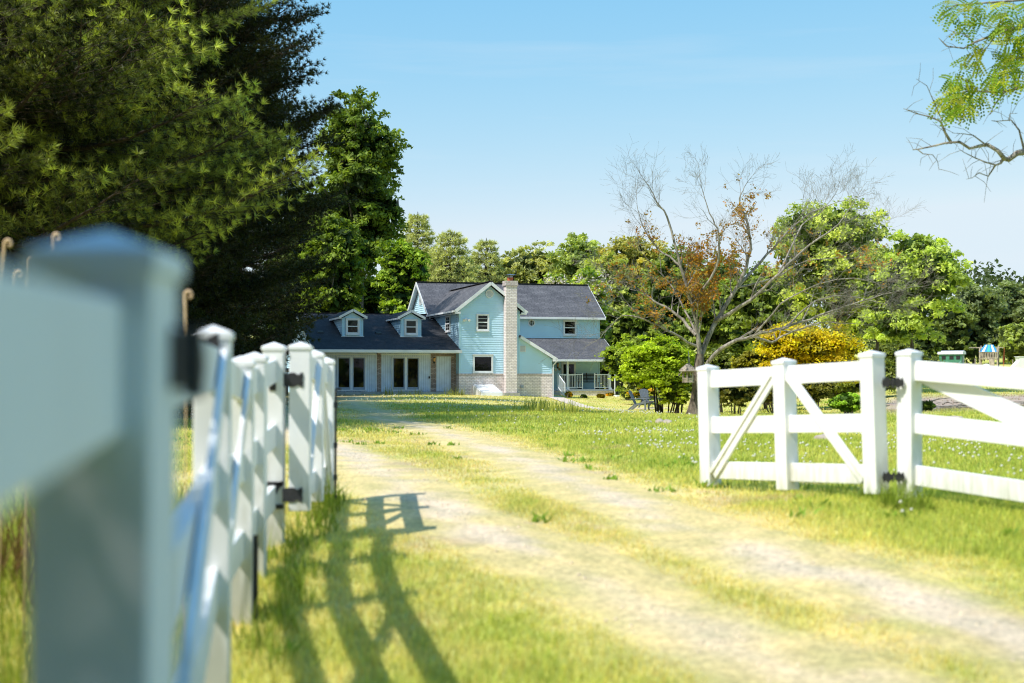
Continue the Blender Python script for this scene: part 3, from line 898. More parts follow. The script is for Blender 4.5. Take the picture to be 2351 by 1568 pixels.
def window(fn, a0, a1, z0, z1, parent=None, frame=.075, sash=True, blind=False, grid=None, name='window', mat='trim', base=.028, crown=False):
    mb = MB(); o1 = base + .045
    pbox(mb, fn, a0, a1, z0, z0 + frame, base, o1); pbox(mb, fn, a0, a1, z1 - frame, z1, base, o1)
    pbox(mb, fn, a0, a0 + frame, z0 + frame, z1 - frame, base, o1); pbox(mb, fn, a1 - frame, a1, z0 + frame, z1 - frame, base, o1)
    if crown: pbox(mb, fn, a0 - .02, a1 + .02, z1 + .001, z1 + .05, base, o1 + .03)
    pbox(mb, fn, a0 - .015, a1 + .015, z0 - .03, z0 - .001, base, o1 + .03)
    w = mb.build(name, M[mat], parent or house)
    i0, i1, j0, j1 = a0 + frame, a1 - frame, z0 + frame, z1 - frame
    mb = MB(); pbox(mb, fn, i0, i1, j0, j1, base - .002, base + .003); mb.build('unlit_room_plate', M['dark'], w)  # flat black plate behind the pane imitates an unlit room
    mb = MB(); pbox(mb, fn, i0, i1, j0, j1, base + .014, base + .017); mb.build('pane', M['glass'], w)
    jm = (j0 + j1) / 2
    if sash:
        mb = MB(); s = .028
        pbox(mb, fn, i0, i1, jm - s, jm + s, base + .018, base + .036)
        for z_0, z_1 in ((j0, j0 + s), (j1 - s, j1)): pbox(mb, fn, i0 + .001, i1 - .001, z_0, z_1, base + .018, base + .03)
        for x0, x1 in ((i0, i0 + s), (i1 - s, i1)): pbox(mb, fn, x0, x1, j0 + s, jm - s, base + .018, base + .029); pbox(mb, fn, x0, x1, jm + s, j1 - s, base + .018, base + .029)
        mb.build('sash', M['trim'], w)
    if grid:
        mb = MB(); nx_, nz_ = grid
        for q in range(1, nz_):
            zz = j0 + (j1 - j0) * q / nz_
            if abs(zz - jm) > .04: pbox(mb, fn, i0 + .03, i1 - .03, zz - .009, zz + .009, base + .019, base + .027)
        for q in range(1, nx_):
            xx = i0 + (i1 - i0) * q / nx_; pbox(mb, fn, xx - .009, xx + .009, j0 + .03, j1 - .03, base + .0185, base + .0255)
        mb.build('glazing_bar', M['trim'], w)
    if blind:
        mb = MB(); pbox(mb, fn, i0 + .01, i1 - .01, jm + .03 if blind is True else blind, j1 - .01, base + .005, base + .010); mb.build('blind', M['blind'], w)
    return w

# -- walls
BW, MV, ML = 3.42, 6.7, 10.58          # bump width, main wall depth, main length
EAV, RDG = 4.50, 6.68
lap('siding_wall', [[(0, 1.12), (BW, 1.12), (BW, 4.62), (BW / 2, 5.98), (0, 4.62)]], front(0))
lap('siding_wall', [[(0, 1.12), (.68, 1.12), (.68, 4.55), (0, 4.55)], [(.68, 2.2), (MV, 2.2), (MV, 4.55), (.68, 4.55)], [(MV, .5), (12.5, .5), (12.5, 4.55), (9.6, 6.55), (MV, 4.55)]], leftw(0))
lap('siding_wall', [[(0, 1.12), (MV, 1.12), (MV, 4.55), (0, 4.55)]], rightw(BW))
lap('siding_wall', [[(BW, -.6), (ML, -.6), (ML, 4.46), (BW, 4.46)]], front(MV))
lap('siding_wall', [[(MV, -.6), (12.5, -.6), (12.5, 4.55), (9.6, 6.55), (MV, 4.55)]], rightw(ML))
lap('siding_wall', [[(0, -.6), (ML, -.6), (ML, 4.46), (0, 4.46)]], backw(12.5))
WU = 5.31
lap('siding_wall', [[(BW, 1.12), (WU, 1.12), (WU, 1.98), (BW, 3.14)]], front(.05))
lap('siding_wall', [[(.05, -.6), (MV, -.6), (MV, 2.0), (.05, 2.0)]], rightw(WU))
# corner boards
for a_, b_ in (((-.034, -.034, 1.13), (.07, .04, 4.60)), ((BW - .06, -.034, 1.13), (BW + .034, .05, 4.60)), ((ML - .07, MV - .034, -.5), (ML + .034, MV + .05, 4.46)), ((WU - .06, .014, 1.13), (WU + .034, .10, 1.96)), ((-.034, .62, 1.13), (.012, .68, 2.24))):
    MB().box(a_, b_).build('corner_board', M['bluetrim'], house)
# brick base with a soldier course on top
mb = MB()
mb.box((-.03, -.04, -.7), (BW + .0, .0, 1.03)); mb.box((BW + .001, .008, -.9), (WU + .035, .05, 1.03)); mb.box((-.034, -.036, -.7), (-.001, .66, 1.03))
mb.build('brick_base', M['brick'], house)
mb = MB()
mb.box((-.045, -.06, 1.031), (BW + .0, .0, 1.125)); mb.box((BW + .001, -.012, 1.031), (WU + .05, .05, 1.125)); mb.box((-.046, -.056, 1.031), (-.002, .66, 1.124))
mb.build('brick_ledge', M['rowlock'], house)
# -- roofs
roof('roof', (-.28, 6.34, EAV + .05), (10.87, 6.34, EAV + .05), (10.87, 9.6, 6.75), (-.28, 9.6, 6.75), 'shingle')
roof('roof', (10.87, 12.86, EAV + .05), (-.28, 12.86, EAV + .05), (-.28, 9.6, 6.75), (10.87, 9.6, 6.75), 'shingle')
pk = (BW / 2, 6.19)
for s in (-1, 1):
    e = (BW / 2 + s * 2.03, 4.60)
    roof('roof', (e[0], -.33, e[1]), (e[0], 6.5 if s < 0 else 6.5, e[1]), (pk[0], 8.8, pk[1]), (pk[0], -.33, pk[1]), 'shingle')
# lean-to and porch slopes
roof('roof', (WU + .26, -.22, 1.98), (WU + .26, MV, 1.98), (BW, MV, 3.26), (BW, -.22, 3.26), 'shingle')
PV = 4.0
roof('roof', (5.2, PV, 1.97), (10.87, PV, 1.97), (10.87, MV, 3.30), (5.2, MV, 3.30), 'shingle')
# rakes, fascias, soffits
def rake(p, q, w, t, name='rake_board', up=(0, 0, 1)):
    return MB().bar(p, q, w, t, up).build(name, M['trim'], house)
v0 = -.345
for s in (-1, 1):
    rake((BW / 2 + s * 2.03, v0, 4.51), (BW / 2, v0, 6.10), .17, .03)
    mb = MB(); x = BW / 2 + s * 2.03
    mb.box((x - .03 if s > 0 else x - .005, -.36, 4.39), (x + .005 if s > 0 else x + .03, -.02, 4.545))        # eave return
    mb.box((x - s * .30, -.355, 4.39), (x, -.335, 4.50)); mb.build('eave_return', M['trim'], house)
    mb = MB(); x2 = x + s * .055                                           # gutter
    mb.box((x2 - .05, -.33, 4.47), (x2 + .05, 6.25, 4.575)); mb.build('gutter', M['trim'], house, bevel=.012)
    mb = MB(); xs = sorted((x, (0 if s < 0 else BW)))
    mb.box((xs[0] + .005, -.31, 4.41), (xs[1] - .005, 6.3, 4.43)); mb.build('soffit', M['trim'], house)
for u in (-.29, 10.88):
    rake((u, 6.36, 4.47), (u, 9.6, 6.66), .18, .03); rake((u, 12.84, 4.47), (u, 9.6, 6.66), .18, .03)
for (va, vb) in ((6.4, 9.6), (12.8, 9.6)):
    MB().add([(-.27, va, 4.47), (0, va, 4.47), (0, vb, 6.62), (-.27, vb, 6.62)], [(0, 1, 2, 3)]).build('soffit', M['trim'], house)
    MB().add([(10.58, va, 4.47), (10.86, va, 4.47), (10.86, vb, 6.62), (10.58, vb, 6.62)], [(0, 1, 2, 3)]).build('soffit', M['trim'], house)
mb = MB(); mb.box((3.8, 6.27, 4.42), (10.87, 6.37, 4.55)); mb.build('gutter', M['trim'], house, bevel=.012)
mb = MB(); mb.box((3.8, 6.38, 4.42), (10.86, 6.70, 4.44)); mb.build('soffit', M['trim'], house)
rake((BW + .02, -.235, 3.155), (WU + .26, -.235, 1.895), .16, .03)
mb = MB(); mb.add([(BW + .01, -.22, 3.10), (BW + .01, .045, 3.10), (WU + .2, .045, 1.90), (WU + .2, -.22, 1.90)], [(0, 1, 2, 3)]); mb.box((WU + .02, -.25, 1.80), (WU + .30, .03, 1.95)); mb.build('soffit', M['trim'], house)
mb = MB(); mb.box((WU + .25, PV - .07, 1.84), (10.89, PV + .03, 1.965)); mb.build('gutter', M['trim'], house, bevel=.012)
mb = MB(); mb.box((WU + .03, PV + .04, 1.84), (10.86, MV - .02, 1.86)); mb.build('porch_ceiling', M['trim'], house)
rake((10.885, PV, 1.90), (10.885, MV, 3.22), .15, .025)
mb = MB(); mb.bar((-.28, 9.6, 6.775), (10.87, 9.6, 6.775), .03, .26); mb.bar((pk[0], -.33, pk[1] + .015), (pk[0], 8.7, pk[1] + .015), .03, .24); mb.build('ridge_cap', M['shingle_shaded'], house)

# -- garage wing
GL, GV, GE, GR = -8.08, .68, 2.42, 4.64
roof('roof', (GL, -.28, GE), (0.0, -.28, GE), (0.0, 6.73, GR), (GL, 6.73, GR), 'shingle_shaded', .09)
roof('roof', (0, 13.7, GE), (GL, 13.7, GE), (GL, 6.73, GR), (0, 6.73, GR), 'shingle_shaded', .09)
mb = MB(); mb.bar((GL, 6.73, GR + .015), (-.03, 6.73, GR + .015), .03, .24); mb.build('ridge_cap', M['shingle_shaded'], house)
mb = MB(); mb.box((GL - .02, -.36, 2.245), (.06, -.25, 2.405)); mb.build('gutter', M['trim'], house, bevel=.012)
mb = MB(); mb.box((GL, -.24, 2.235), (-.035, GV, 2.255)); mb.build('soffit', M['trim'], house)
rake((GL - .012, -.26, 2.34), (GL - .012, 6.73, 4.56), .17, .024)
lap('siding_wall', [[(GV, -.3), (12.7, -.3), (12.7, 2.25), (6.73, 4.4), (GV, 2.25)]], leftw(GL + .3))
lap('siding_wall', [[(GL + .3, -.3), (0, -.3), (0, 2.25), (GL + .3, 2.25)]], backw(12.7))
gu = lambda zx: U(g6(zx), GV)
for a, b_ in ((GL + .28, gu(318)), (gu(990), gu(1046)), (gu(1700), gu(1772)), (gu(1966), -.036)):
    MB().box((a, GV - .05, -.4), (b_, GV + .05, 2.234)).build('brick_pier', M['brickdark'], house)
MB().box((gu(1773), GV - .048, 2.07), (gu(1965), GV + .05, 2.233)).build('brick_lintel', M['brickdark'], house)
for a, b_ in ((gu(319), gu(989)), (gu(1047), gu(1699))):
    mb = MB(); mb.box((a, GV - .01, .12), (b_, GV + .05, 2.234)); mb.build('plank_panel', M['plank'], house)
    mb = MB(); mb.box((a, GV - .035, 2.13), (b_ - .06, GV - .011, 2.20)); mb.box((b_ - .06, GV - .035, .15), (b_ - .005, GV - .011, 2.20)); mb.build('panel_trim', M['trim'], house)
fg = front(GV)
for (x0, x1, la, lb, ra, rb) in ((455, 845, 472, 634, 668, 826), (1180, 1560, 1200, 1353, 1387, 1541)):
    a0, a1 = gu(x0), gu(x1); z0, z1 = .19, 2.05
    mb = MB(); t = .055
    pbox(mb, fg, a0, a1, z1 - t, z1, .011, .07); pbox(mb, fg, a0, a1, z0, z0 + t, .011, .08); pbox(mb, fg, a0, a0 + t, z0 + t, z1 - t, .011, .07); pbox(mb, fg, a1 - t, a1, z0 + t, z1 - t, .011, .07)
    pbox(mb, fg, gu(lb) + .005, gu(ra) - .005, z0 + t, z1 - t, .011, .068)
    pd = mb.build('patio_door', M['bluetrim'] if False else M['trim'], house)
    for (p, q, hs) in ((gu(la), gu(lb), 1), (gu(ra), gu(rb), -1)):
        mb = MB(); f = .05; zz0, zz1 = z0 + t + .005, z1 - t - .005
        pbox(mb, fg, p, p + f, zz0, zz1, .012, .05); pbox(mb, fg, q - f, q, zz0, zz1, .012, .05)
        pbox(mb, fg, p + f, q - f, zz0, zz0 + .13, .012, .05); pbox(mb, fg, p + f, q - f, zz1 - f, zz1, .012, .05)
        mb.build('door_leaf', M['greyframe'], pd)
        mb = MB(); pbox(mb, fg, p + f, q - f, zz0 + .13, zz1 - f, .012, .017); mb.build('unlit_room_plate', M['dark'], pd)
        mb = MB(); pbox(mb, fg, p + f, q - f, zz0 + .13, zz1 - f, .028, .031); mb.build('pane', M['glass'], pd)
    mb = MB(); hx = gu(ra) + .02; mb.box((hx - .012, GV - .09, 1.02), (hx + .012, GV - .05, 1.14)); mb.box((hx - .09, GV - .10, 1.09), (hx + .01, GV - .085, 1.11)); mb.build('handle', M['steel'], pd)
# white plank door
mb = MB(); mb.box((gu(1775), GV - .03, .14), (gu(1964), GV + .04, 2.065)); mb.build('plank_door', M['paintdoor'], house)
def lantern(x, y, z):
    l = MB().box((x - .05, y - .10, z - .10), (x + .05, y, z - .045)).tube([(x, y - .08, z - .17), (x, y - .08, z - .099)], [.03, .055], 8).build('wall_lantern', M['black'], house)
    MB().tube([(x, y - .08, z + .13), (x, y - .08, z + .19)], [.08, .02], 8).build('lamp_cap', M['black'], l)
    MB().tube([(x, y - .08, z - .05), (x, y - .08, z + .13)], [.055, .075], 8).build('lamp_glass', M['lampglass'], l)
lantern(gu(1742), GV - .05, 1.84)
mb = MB(); mb.box((gu(1672), GV - .07, .85), (gu(1690), GV - .03, .97)); mb.build('outlet_box', M['black'], house)
# roof vents
for px_, v in ((g6(243), 2.75), (g6(1010), 2.65)):
    u = U(px_, v); z = GE + .317 * (v + .28)
    mb = MB().add([(u - .16, v - .16, z - .05), (u + .16, v - .16, z - .05), (u + .16, v + .2, z + .06), (u - .16, v + .2, z + .06), (u - .14, v - .13, z + .05), (u + .14, v - .13, z + .05), (u + .14, v + .16, z + .12), (u - .14, v + .16, z + .12)],
                  [(4, 5, 6, 7), (0, 1, 5, 4), (1, 2, 6, 5), (2, 3, 7, 6), (3, 0, 4, 7)])
    mb.build('roof_vent', M['black'], house)
# concrete stoop with a rounded end
sl = [(gu(60), GV - .052), (gu(60), -.75), (gu(1500), -.85), (gu(1800), -.70), (gu(1900), -.45), (gu(1955), -.05), (gu(1960), .3), (gu(1955), GV - .052)]
MB().prism(sl, lambda a, b_, t: (a, b_, t), -.5, .13).build('concrete_stoop', M['concrete'], house, bevel=.01)

# -- dormers
for uc in (-5.55, -2.26):
    v = 2.1; hw = .565; zb = GE + .317 * (v + .28); ze = zb + 1.0; zp = zb + 1.33
    d = lap_mb(MB(), [(uc - hw, zb), (uc + hw, zb), (uc + hw, ze), (uc, zp), (uc - hw, ze)], front(v)).build('dormer', M['siding'], house)
    vb = v + (ze - zb) / .317
    mb = MB()
    for sgn, fw in ((-1, leftw(uc - hw)), (1, rightw(uc + hw))): lap_mb(MB(), [(v, zb), (vb, ze), (v, ze)], fw).build('side_wall', M['siding'], d)
    for sgn in (-1, 1): MB().box((uc + sgn * (hw - .02) - .045, v - .03, zb + .01), (uc + sgn * (hw - .02) + .045, v + .02, ze)).build('corner_board', M['bluetrim'], d)
    mb = MB(); mb.box((uc - hw - .07, v - .06, zb - .02), (uc + hw + .07, v - .02, zb + .02)); mb.build('flashing', M['trim'], d)
    pz = zb + 1.50; ez = zb + 1.09; ex = hw + .21
    for s in (-1, 1):
        vr = -.28 + (pz - GE) / .317; ve = -.28 + (ez - GE) / .317
        roof('roof', (uc + s * ex, v - .2, ez), (uc + s * ex, ve, ez), (uc, vr, pz), (uc, v - .2, pz), 'shingle_shaded', .05, d)
        MB().bar((uc + s * ex, v - .215, ez - .06), (uc, v - .215, pz - .06), .13, .03).build('rake_board', M['trim'], d)
        mb = MB(); mb.box((uc + s * ex - .02, v - .19, ez - .13), (uc + s * ex + .02, ve - .3, ez - .03)); mb.box((uc + s * (ex - .01), v - .19, ez - .13), (uc + s * hw, v - .03, ez - .11)); mb.build('eave_board', M['trim'], d)
    window(front(v), uc - .385, uc + .385, zb + .10, zb + 1.0, parent=d, frame=.09, blind=zb + .60)

# -- chimney
ch = MB().box((2.50, -.55, -.1), (3.136, -.0605, 5.955)).build('chimney', M['brick'], house)
MB().box((2.45, -.60, 5.956), (3.186, .04, 6.05)).box((2.46, -.59, 6.051), (3.176, .03, 6.235)).build('chimney_cap', M['rowlock'], ch)
MB().tube([(2.82, -.28, 6.236), (2.82, -.28, 6.43)], [.16, .17], 16).build('flue_pot', M['clay'], ch)
mb = MB().tube([(2.82, -.28, 6.43), (2.82, -.28, 6.49)], .13, 12)
for a in range(4): mb.tube([(2.82 + .13 * math.cos(a * PI / 2), -.28 + .13 * math.sin(a * PI / 2), 6.48), (2.82 + .2 * math.cos(a * PI / 2), -.28 + .2 * math.sin(a * PI / 2), 6.57)], .012, 5)
mb.add([(2.54, -.56, 6.57), (3.10, -.56, 6.57), (3.10, 0, 6.57), (2.54, 0, 6.57), (2.82, -.28, 6.63)], [(3, 2, 1, 0), (0, 1, 4), (1, 2, 4), (2, 3, 4), (3, 0, 4)])
mb.build('rain_cap', M['steel'], ch)
MB().box((2.38, -.66, -.5), (3.26, -.041, .06)).box((1.9, -.30, -.5), (2.379, -.0415, .05)).build('footing', M['concrete'], house)

# -- windows and fittings on the blue walls
f0 = front(0)
window(f0, .943, 1.679, 3.47, 4.44 - .02, grid=(1, 4), base=.028)
window(f0, .747, 1.90, 1.167, 2.135, sash=False, frame=.10, base=.028, crown=True)
window(leftw(0), 1.95, 3.0, 3.48, 4.40, base=.028, grid=(2, 4), blind=True)
fm = front(MV)
window(fm, 8.24, 9.08, 3.465, 4.40, base=.028, grid=(1, 1))
# octagon window
def octa(r, ph=PI / 8): return [(6.217 + r * math.cos(ph + k * PI / 4), 4.19 + r * math.sin(ph + k * PI / 4)) for k in range(8)]
mb = MB(); o_, i_ = octa(.235), octa(.165)
for k in range(8):
    j = (k + 1) % 8; mb.prism([i_[k], o_[k], o_[j], i_[j]], lambda a, z, t: fm(a, z, t), .027, .06)
ow = mb.build('octagon_window', M['trim'], house)
MB().prism(octa(.165), lambda a, z, t: fm(a, z, t), .028, .034).build('unlit_room_plate', M['dark'], ow)
MB().prism(octa(.165), lambda a, z, t: fm(a, z, t), .042, .045).build('pane', M['glass'], ow)
mb = MB()
for q in (-.055, .055):
    pbox(mb, fm, 6.217 + q - .009, 6.217 + q + .009, 4.04, 4.34, .046, .054); pbox(mb, fm, 6.217 - .15, 6.217 + .15, 4.19 + q - .009, 4.19 + q + .009, .0465, .0535)
mb.build('glazing_bar', M['trim'], ow)
# round gable vent
mb = MB(); n = 24; cu, cz = 1.70, 5.53
ro = [(cu + .235 * math.cos(2 * PI * k / n), cz + .235 * math.sin(2 * PI * k / n)) for k in range(n)]; ri = [(cu + .17 * math.cos(2 * PI * k / n), cz + .17 * math.sin(2 * PI * k / n)) for k in range(n)]
for k in range(n):
    j = (k + 1) % n; mb.prism([ri[k], ro[k], ro[j], ri[j]], lambda a, z, t: f0(a, z, t), .027, .06)
gvn = mb.build('gable_vent', M['trim'], house)
mb = MB()
for q in range(-3, 4):
    w = math.sqrt(max(.17 ** 2 - (q * .045) ** 2, 0)); mb.bar((cu - w, -.042, cz + q * .045), (cu + w, -.042, cz + q * .045), .035, .012, up=(0, .6, 1))
mb.prism(ri, lambda a, z, t: f0(a, z, t), .0272, .0292); mb.build('louvre', M['trim'], gvn)
# rectangular louvres: left gable and lean-to
def louvre(fn, a0, a1, z0, z1, n):
    mb = MB(); pbox(mb, fn, a0, a0 + .03, z0, z1, .027, .057); pbox(mb, fn, a1 - .03, a1, z0, z1, .027, .057); pbox(mb, fn, a0 + .03, a1 - .03, z0, z0 + .03, .027, .057); pbox(mb, fn, a0 + .03, a1 - .03, z1 - .03, z1, .027, .057)
    o = mb.build('louvre_vent', M['trim'], house); mb = MB(); pbox(mb, fn, a0 + .03, a1 - .03, z0 + .03, z1 - .03, .0272, .029); mb.build('vent_back', M['greyframe'], o)
    mb = MB()
    for q in range(n):
        z = z0 + .04 + (z1 - z0 - .08) * (q + .5) / n; pbox(mb, fn, a0 + .031, a1 - .031, z - .012, z + .012, .030, .047)
    mb.build('slat', M['trim'], o)
louvre(leftw(0), 9.15, 9.85, 5.35, 6.1, 9)
louvre(front(.05), 3.45, 3.80, 2.33, 2.67, 6)
# floodlight
fl = MB().box((.30, -.05, 4.04), (.42, -.015, 4.16)).build('flood_light', M['whitemetal'], house)
for s in (-1, 1): MB().tube([(.36 + s * .03, -.06, 4.10), (.36 + s * .12, -.16, 4.06), (.36 + s * .15, -.22, 4.03)], [.02, .045, .075], 10).build('lamp_head', M['whitemetal'], fl)
# cellar bulkhead
mb = MB(); uu0, uu1 = .74, 1.93
mb.add([(uu0, -.042, -.3), (uu1, -.042, -.3), (uu1, -1.9, -.3), (uu0, -1.9, -.3), (uu0, -.042, .50), (uu1, -.042, .50), (uu1, -1.85, .10), (uu0, -1.85, .10)],
       [(0, 1, 2, 3), (4, 7, 6, 5), (0, 3, 7, 4), (1, 5, 6, 2), (2, 6, 7, 3), (0, 4, 5, 1)])
bh = mb.build('cellar_hatch', M['whitemetal'], house, bevel=.012)
nn = Vector((0, -.4, 1.81)).normalized()
for a, b_ in ((uu0 + .04, (uu0 + uu1) / 2 - .01), ((uu0 + uu1) / 2 + .01, uu1 - .04)):
    p0, p1 = Vector((a, -.09, .495)), Vector((a, -1.80, .115)); q0, q1 = Vector((b_, -.09, .495)), Vector((b_, -1.80, .115)); t = nn * .03
    MB().add([p0, q0, q1, p1, p0 + t, q0 + t, q1 + t, p1 + t], [(0, 1, 2, 3), (4, 7, 6, 5), (0, 4, 5, 1), (1, 5, 6, 2), (2, 6, 7, 3), (3, 7, 4, 0)]).build('hatch_door', M['whitemetal'], bh, bevel=.006)
# meter box, downspouts
MB().box((3.50, -.06, .33), (3.66, .007, .47)).build('meter_box', M['greyframe'], house, bevel=.008)
def spout(pts, r=.035): return MB().tube(pts, r, 8).build('downspout', M['trim'], house)
spout([(WU + .24, -.18, 1.86), (WU + .2, -.14, 1.74), (WU + .09, -.02, 1.60), (WU + .085, -.02, -.28), (WU + .25, -.30, -.34)])
spout([(10.82, PV - .02, 1.86), (10.80, PV + .02, 1.72), (10.66, PV + .2, 1.55), (10.66, PV + .2, -.40)])
spout([(-.30, 5.9, 4.46), (-.30, 5.8, 4.34), (-.18, 5.6, 4.26)])
spout([(gu(220), -.30, 2.24), (gu(225), .2, 2.1), (gu(232), GV - .09, 1.9), (gu(232), GV - .09, .2)])

# -- porch
PF = 4.32; FZ = .19
MB().box((WU + .06, PF + .02, -.9), (10.62, PF + .15, FZ - .09)).box((10.50, PF + .15, -.9), (10.62, MV - .02, FZ - .09)).build('porch_base', M['brick'], house)
MB().box((WU + .06, PF - .04, FZ - .085), (10.66, MV - .02, FZ)).build('porch_floor', M['greyframe'], house)
def porch_post(u):
    p = MB().box((u - .055, PF + .07, FZ + .10), (u + .055, PF + .18, 1.84)).build('porch_post', M['whitemetal'], house, bevel=.008)
    MB().add([(u - .10, PF + .03, FZ + .001), (u + .10, PF + .03, FZ + .001), (u + .10, PF + .22, FZ + .001), (u - .10, PF + .22, FZ + .001), (u - .06, PF + .066, FZ + .13), (u + .06, PF + .066, FZ + .13), (u + .06, PF + .184, FZ + .13), (u - .06, PF + .184, FZ + .13)], [(3, 2, 1, 0), (0, 1, 5, 4), (1, 2, 6, 5), (2, 3, 7, 6), (3, 0, 4, 7), (4, 5, 6, 7)]).build('post_foot', M['whitemetal'], p)
pu1, pu2 = U(1302.7, PF + .1), U(1400, PF + .1); porch_post(pu1); porch_post(pu2)
def railing(a, b_, n):
    v = PF + .12
    r = MB().box((a, v - .022, FZ + .86), (b_, v + .022, FZ + .905)).box((a, v - .018, FZ + .09), (b_, v + .018, FZ + .125)).build('porch_railing', M['whitemetal'], house)
    mb = MB()
    for k in range(n + 1):
        x = a + (b_ - a) * k / n; e = k in (0, n); w = .024 if e else .009
        mb.box((x - w, v - w, FZ + (.002 if e else .125)), (x + w, v + w, FZ + (.97 if e else .86)))
    mb.build('baluster', M['whitemetal'], r)
railing(U(1281.6, PF), U(1338, PF), 15); railing(U(1366, PF), U(1398.5, PF), 10)
# steps and their slanted rail
us = U(1281.6, PF)
mb = MB()
for k in range(3): mb.box((us - .95, PF - .04 - .30 * (k + 1), -.8), (us - .03, PF - .045 - .30 * k, FZ - .17 * (k + 1)))
mb.build('porch_step', M['concrete'], house)
p0, p1 = Vector((us, PF + .10, FZ + .93)), Vector((us + .02, PF - 1.15, FZ + .34))
r = MB().bar(p0, p1, .045, .05).bar(p0 - Vector((0, 0, .78)), p1 - Vector((0, 0, .78)), .04, .04).build('stair_rail', M['whitemetal'], house)
mb = MB()
for k in range(1, 10):
    p = p0.lerp(p1, k / 10); mb.box((p.x - .009, p.y - .009, p.z - .78), (p.x + .009, p.y + .009, p.z))
mb.box((p1.x - .024, p1.y - .024, p1.z - 1.0), (p1.x + .024, p1.y + .024, p1.z + .05)); mb.build('baluster', M['whitemetal'], r)
# front door with storm glass
d0, d1 = U(1288, MV), U(1320.5, MV)
window(fm, d0, d1, FZ + .01, 1.82, frame=.09, sash=True, name='front_door', base=.028)
lantern(U(1279, MV), MV - .015, 1.60)
for px_, py_, r_ in ((1275, 849.5, .07), (1283.5, 847.5, .085)):
    u = U(px_, MV); z = ZZ(py_, u, MV)
    MB().tube([(u, MV - .016, z), (u, MV - .04, z)], r_, 14).tube([(u, MV - .0405, z), (u, MV - .05, z)], r_ * .6, 12).build('wall_plaque', M['woodgrey'] if r_ > .08 else M['steel'], house)

# ------------------------------------------------------------------ things around the house
def H2W(u, v, z=0.0):
    return Vector((-2.88 + cS * u - sS * v, 78 + sS * u + cS * v, HZ + z))

# porch glider bench
c = H2W(U(1350, 5.7), 5.7, FZ)
bn = empty('porch_bench', c, (0, 0, TH), 'dark slatted wooden glider bench behind the white porch railing', 'bench')
W2 = .66
mb = MB()
for k in range(6): mb.bar((-W2, .20 + .016 * k, .48 + .085 * k), (W2, .20 + .016 * k, .48 + .085 * k), .06, .02)
for s in (-1, 0, 1): mb.bar((s * W2 * .95, .215, .40), (s * W2 * .95, .325, .98), .05, .03, up=(1, 0, 0))
mb.build('backrest', M['darkwood'], bn)
mb = MB()
for k in range(5): mb.box((-W2, -.28 + .095 * k, .40), (W2, -.20 + .095 * k, .425))
mb.build('seat', M['darkwood'], bn)
for s in (-1, 1):
    MB().box((s * W2 - .04, -.32, .62), (s * W2 + .04, .24, .65)).box((s * W2 - .025, -.30, .40), (s * W2 + .025, -.25, .62)).build('armrest', M['darkwood'], bn)
    MB().box((s * W2 * .85 - .03, -.36, .0), (s * W2 * .85 + .03, .30, .07)).box((s * W2 * .85 - .025, -.24, .07), (s * W2 * .85 + .025, -.18, .40)).box((s * W2 * .85 - .025, .12, .07), (s * W2 * .85 + .025, .18, .40)).build('leg', M['darkwood'], bn)

# adirondack chairs
def adirondack(loc, rz, label):
    t = empty('garden_chair', loc, (0, 0, rz), label, 'chair', 'grey adirondack chairs on the lawn')
    # back: tall fan leaning backwards (-x), rounded top, made of one panel with slat gaps
    mb = MB(); nS = 6
    for k in range(nS):
        y0 = -.25 + .5 * k / nS + .006; y1 = -.25 + .5 * (k + 1) / nS - .006; ym = (y0 + y1) / 2
        top = .62 + .17 * math.sqrt(max(0, 1 - (ym / .27) ** 2)); wb = .72
        def q(y, s): return (-.16 - .42 * s, y * (wb + (1.06 - wb) * min(1, s / .5)), .26 + .92 * s)
        mb.add([q(y0, 0), q(y1, 0), q(y1, top), q(y0, top)] + [tuple(Vector(q(y, s)) + Vector((-.022, 0, -.01))) for y, s in ((y0, 0), (y1, 0), (y1, top), (y0, top))],
               [(0, 1, 2, 3), (7, 6, 5, 4), (0, 4, 5, 1), (1, 5, 6, 2), (2, 6, 7, 3), (3, 7, 4, 0)])
    mb.bar((-.30, -.26, .52), (-.30, .26, .52), .06, .03)
    mb.build('backrest', M['adirondack'], t)
    mb = MB()
    for k in range(6):
        x0 = -.14 + .105 * k; z0 = .26 + .022 * k
        mb.bar((x0, -.25, z0), (x0, .25, z0), .025, .095, up=(0, 0, 1))
    mb.build('seat', M['adirondack'], t)
    for s in (-1, 1):
        y = s * .29
        MB().prism([(-.40, -.045), (.30, -.06), (.46, -.075), (.50, -.03), (.50, .03), (.46, .06), (.30, .05), (-.40, .03)], lambda a, b_, tt: (a, y + s * b_, .55 + .02 * (a + .4) + tt), 0, .025).build('armrest', M['adirondack'], t, bevel=.006)
        MB().bar((.40, y, 0), (.37, y, .555), .085, .03, up=(1, 0, 0)).build('leg', M['adirondack'], t)
        MB().bar((-.50, y - s * .02, 0), (-.12, y - s * .02, .30), .08, .03, up=(1, 0, .8)).bar((-.12, y - s * .02, .27), (.40, y - s * .02, .38), .07, .03).build('leg', M['adirondack'], t)
    return t
p = on_ground(1467, 70); adirondack(p, math.radians(-22), 'nearer grey adirondack chair turned sideways, its back to the house path')
p = on_ground(1485, 72.4); adirondack(p, math.radians(-72), 'grey adirondack chair with rounded back facing the lawn, behind the sideways one')
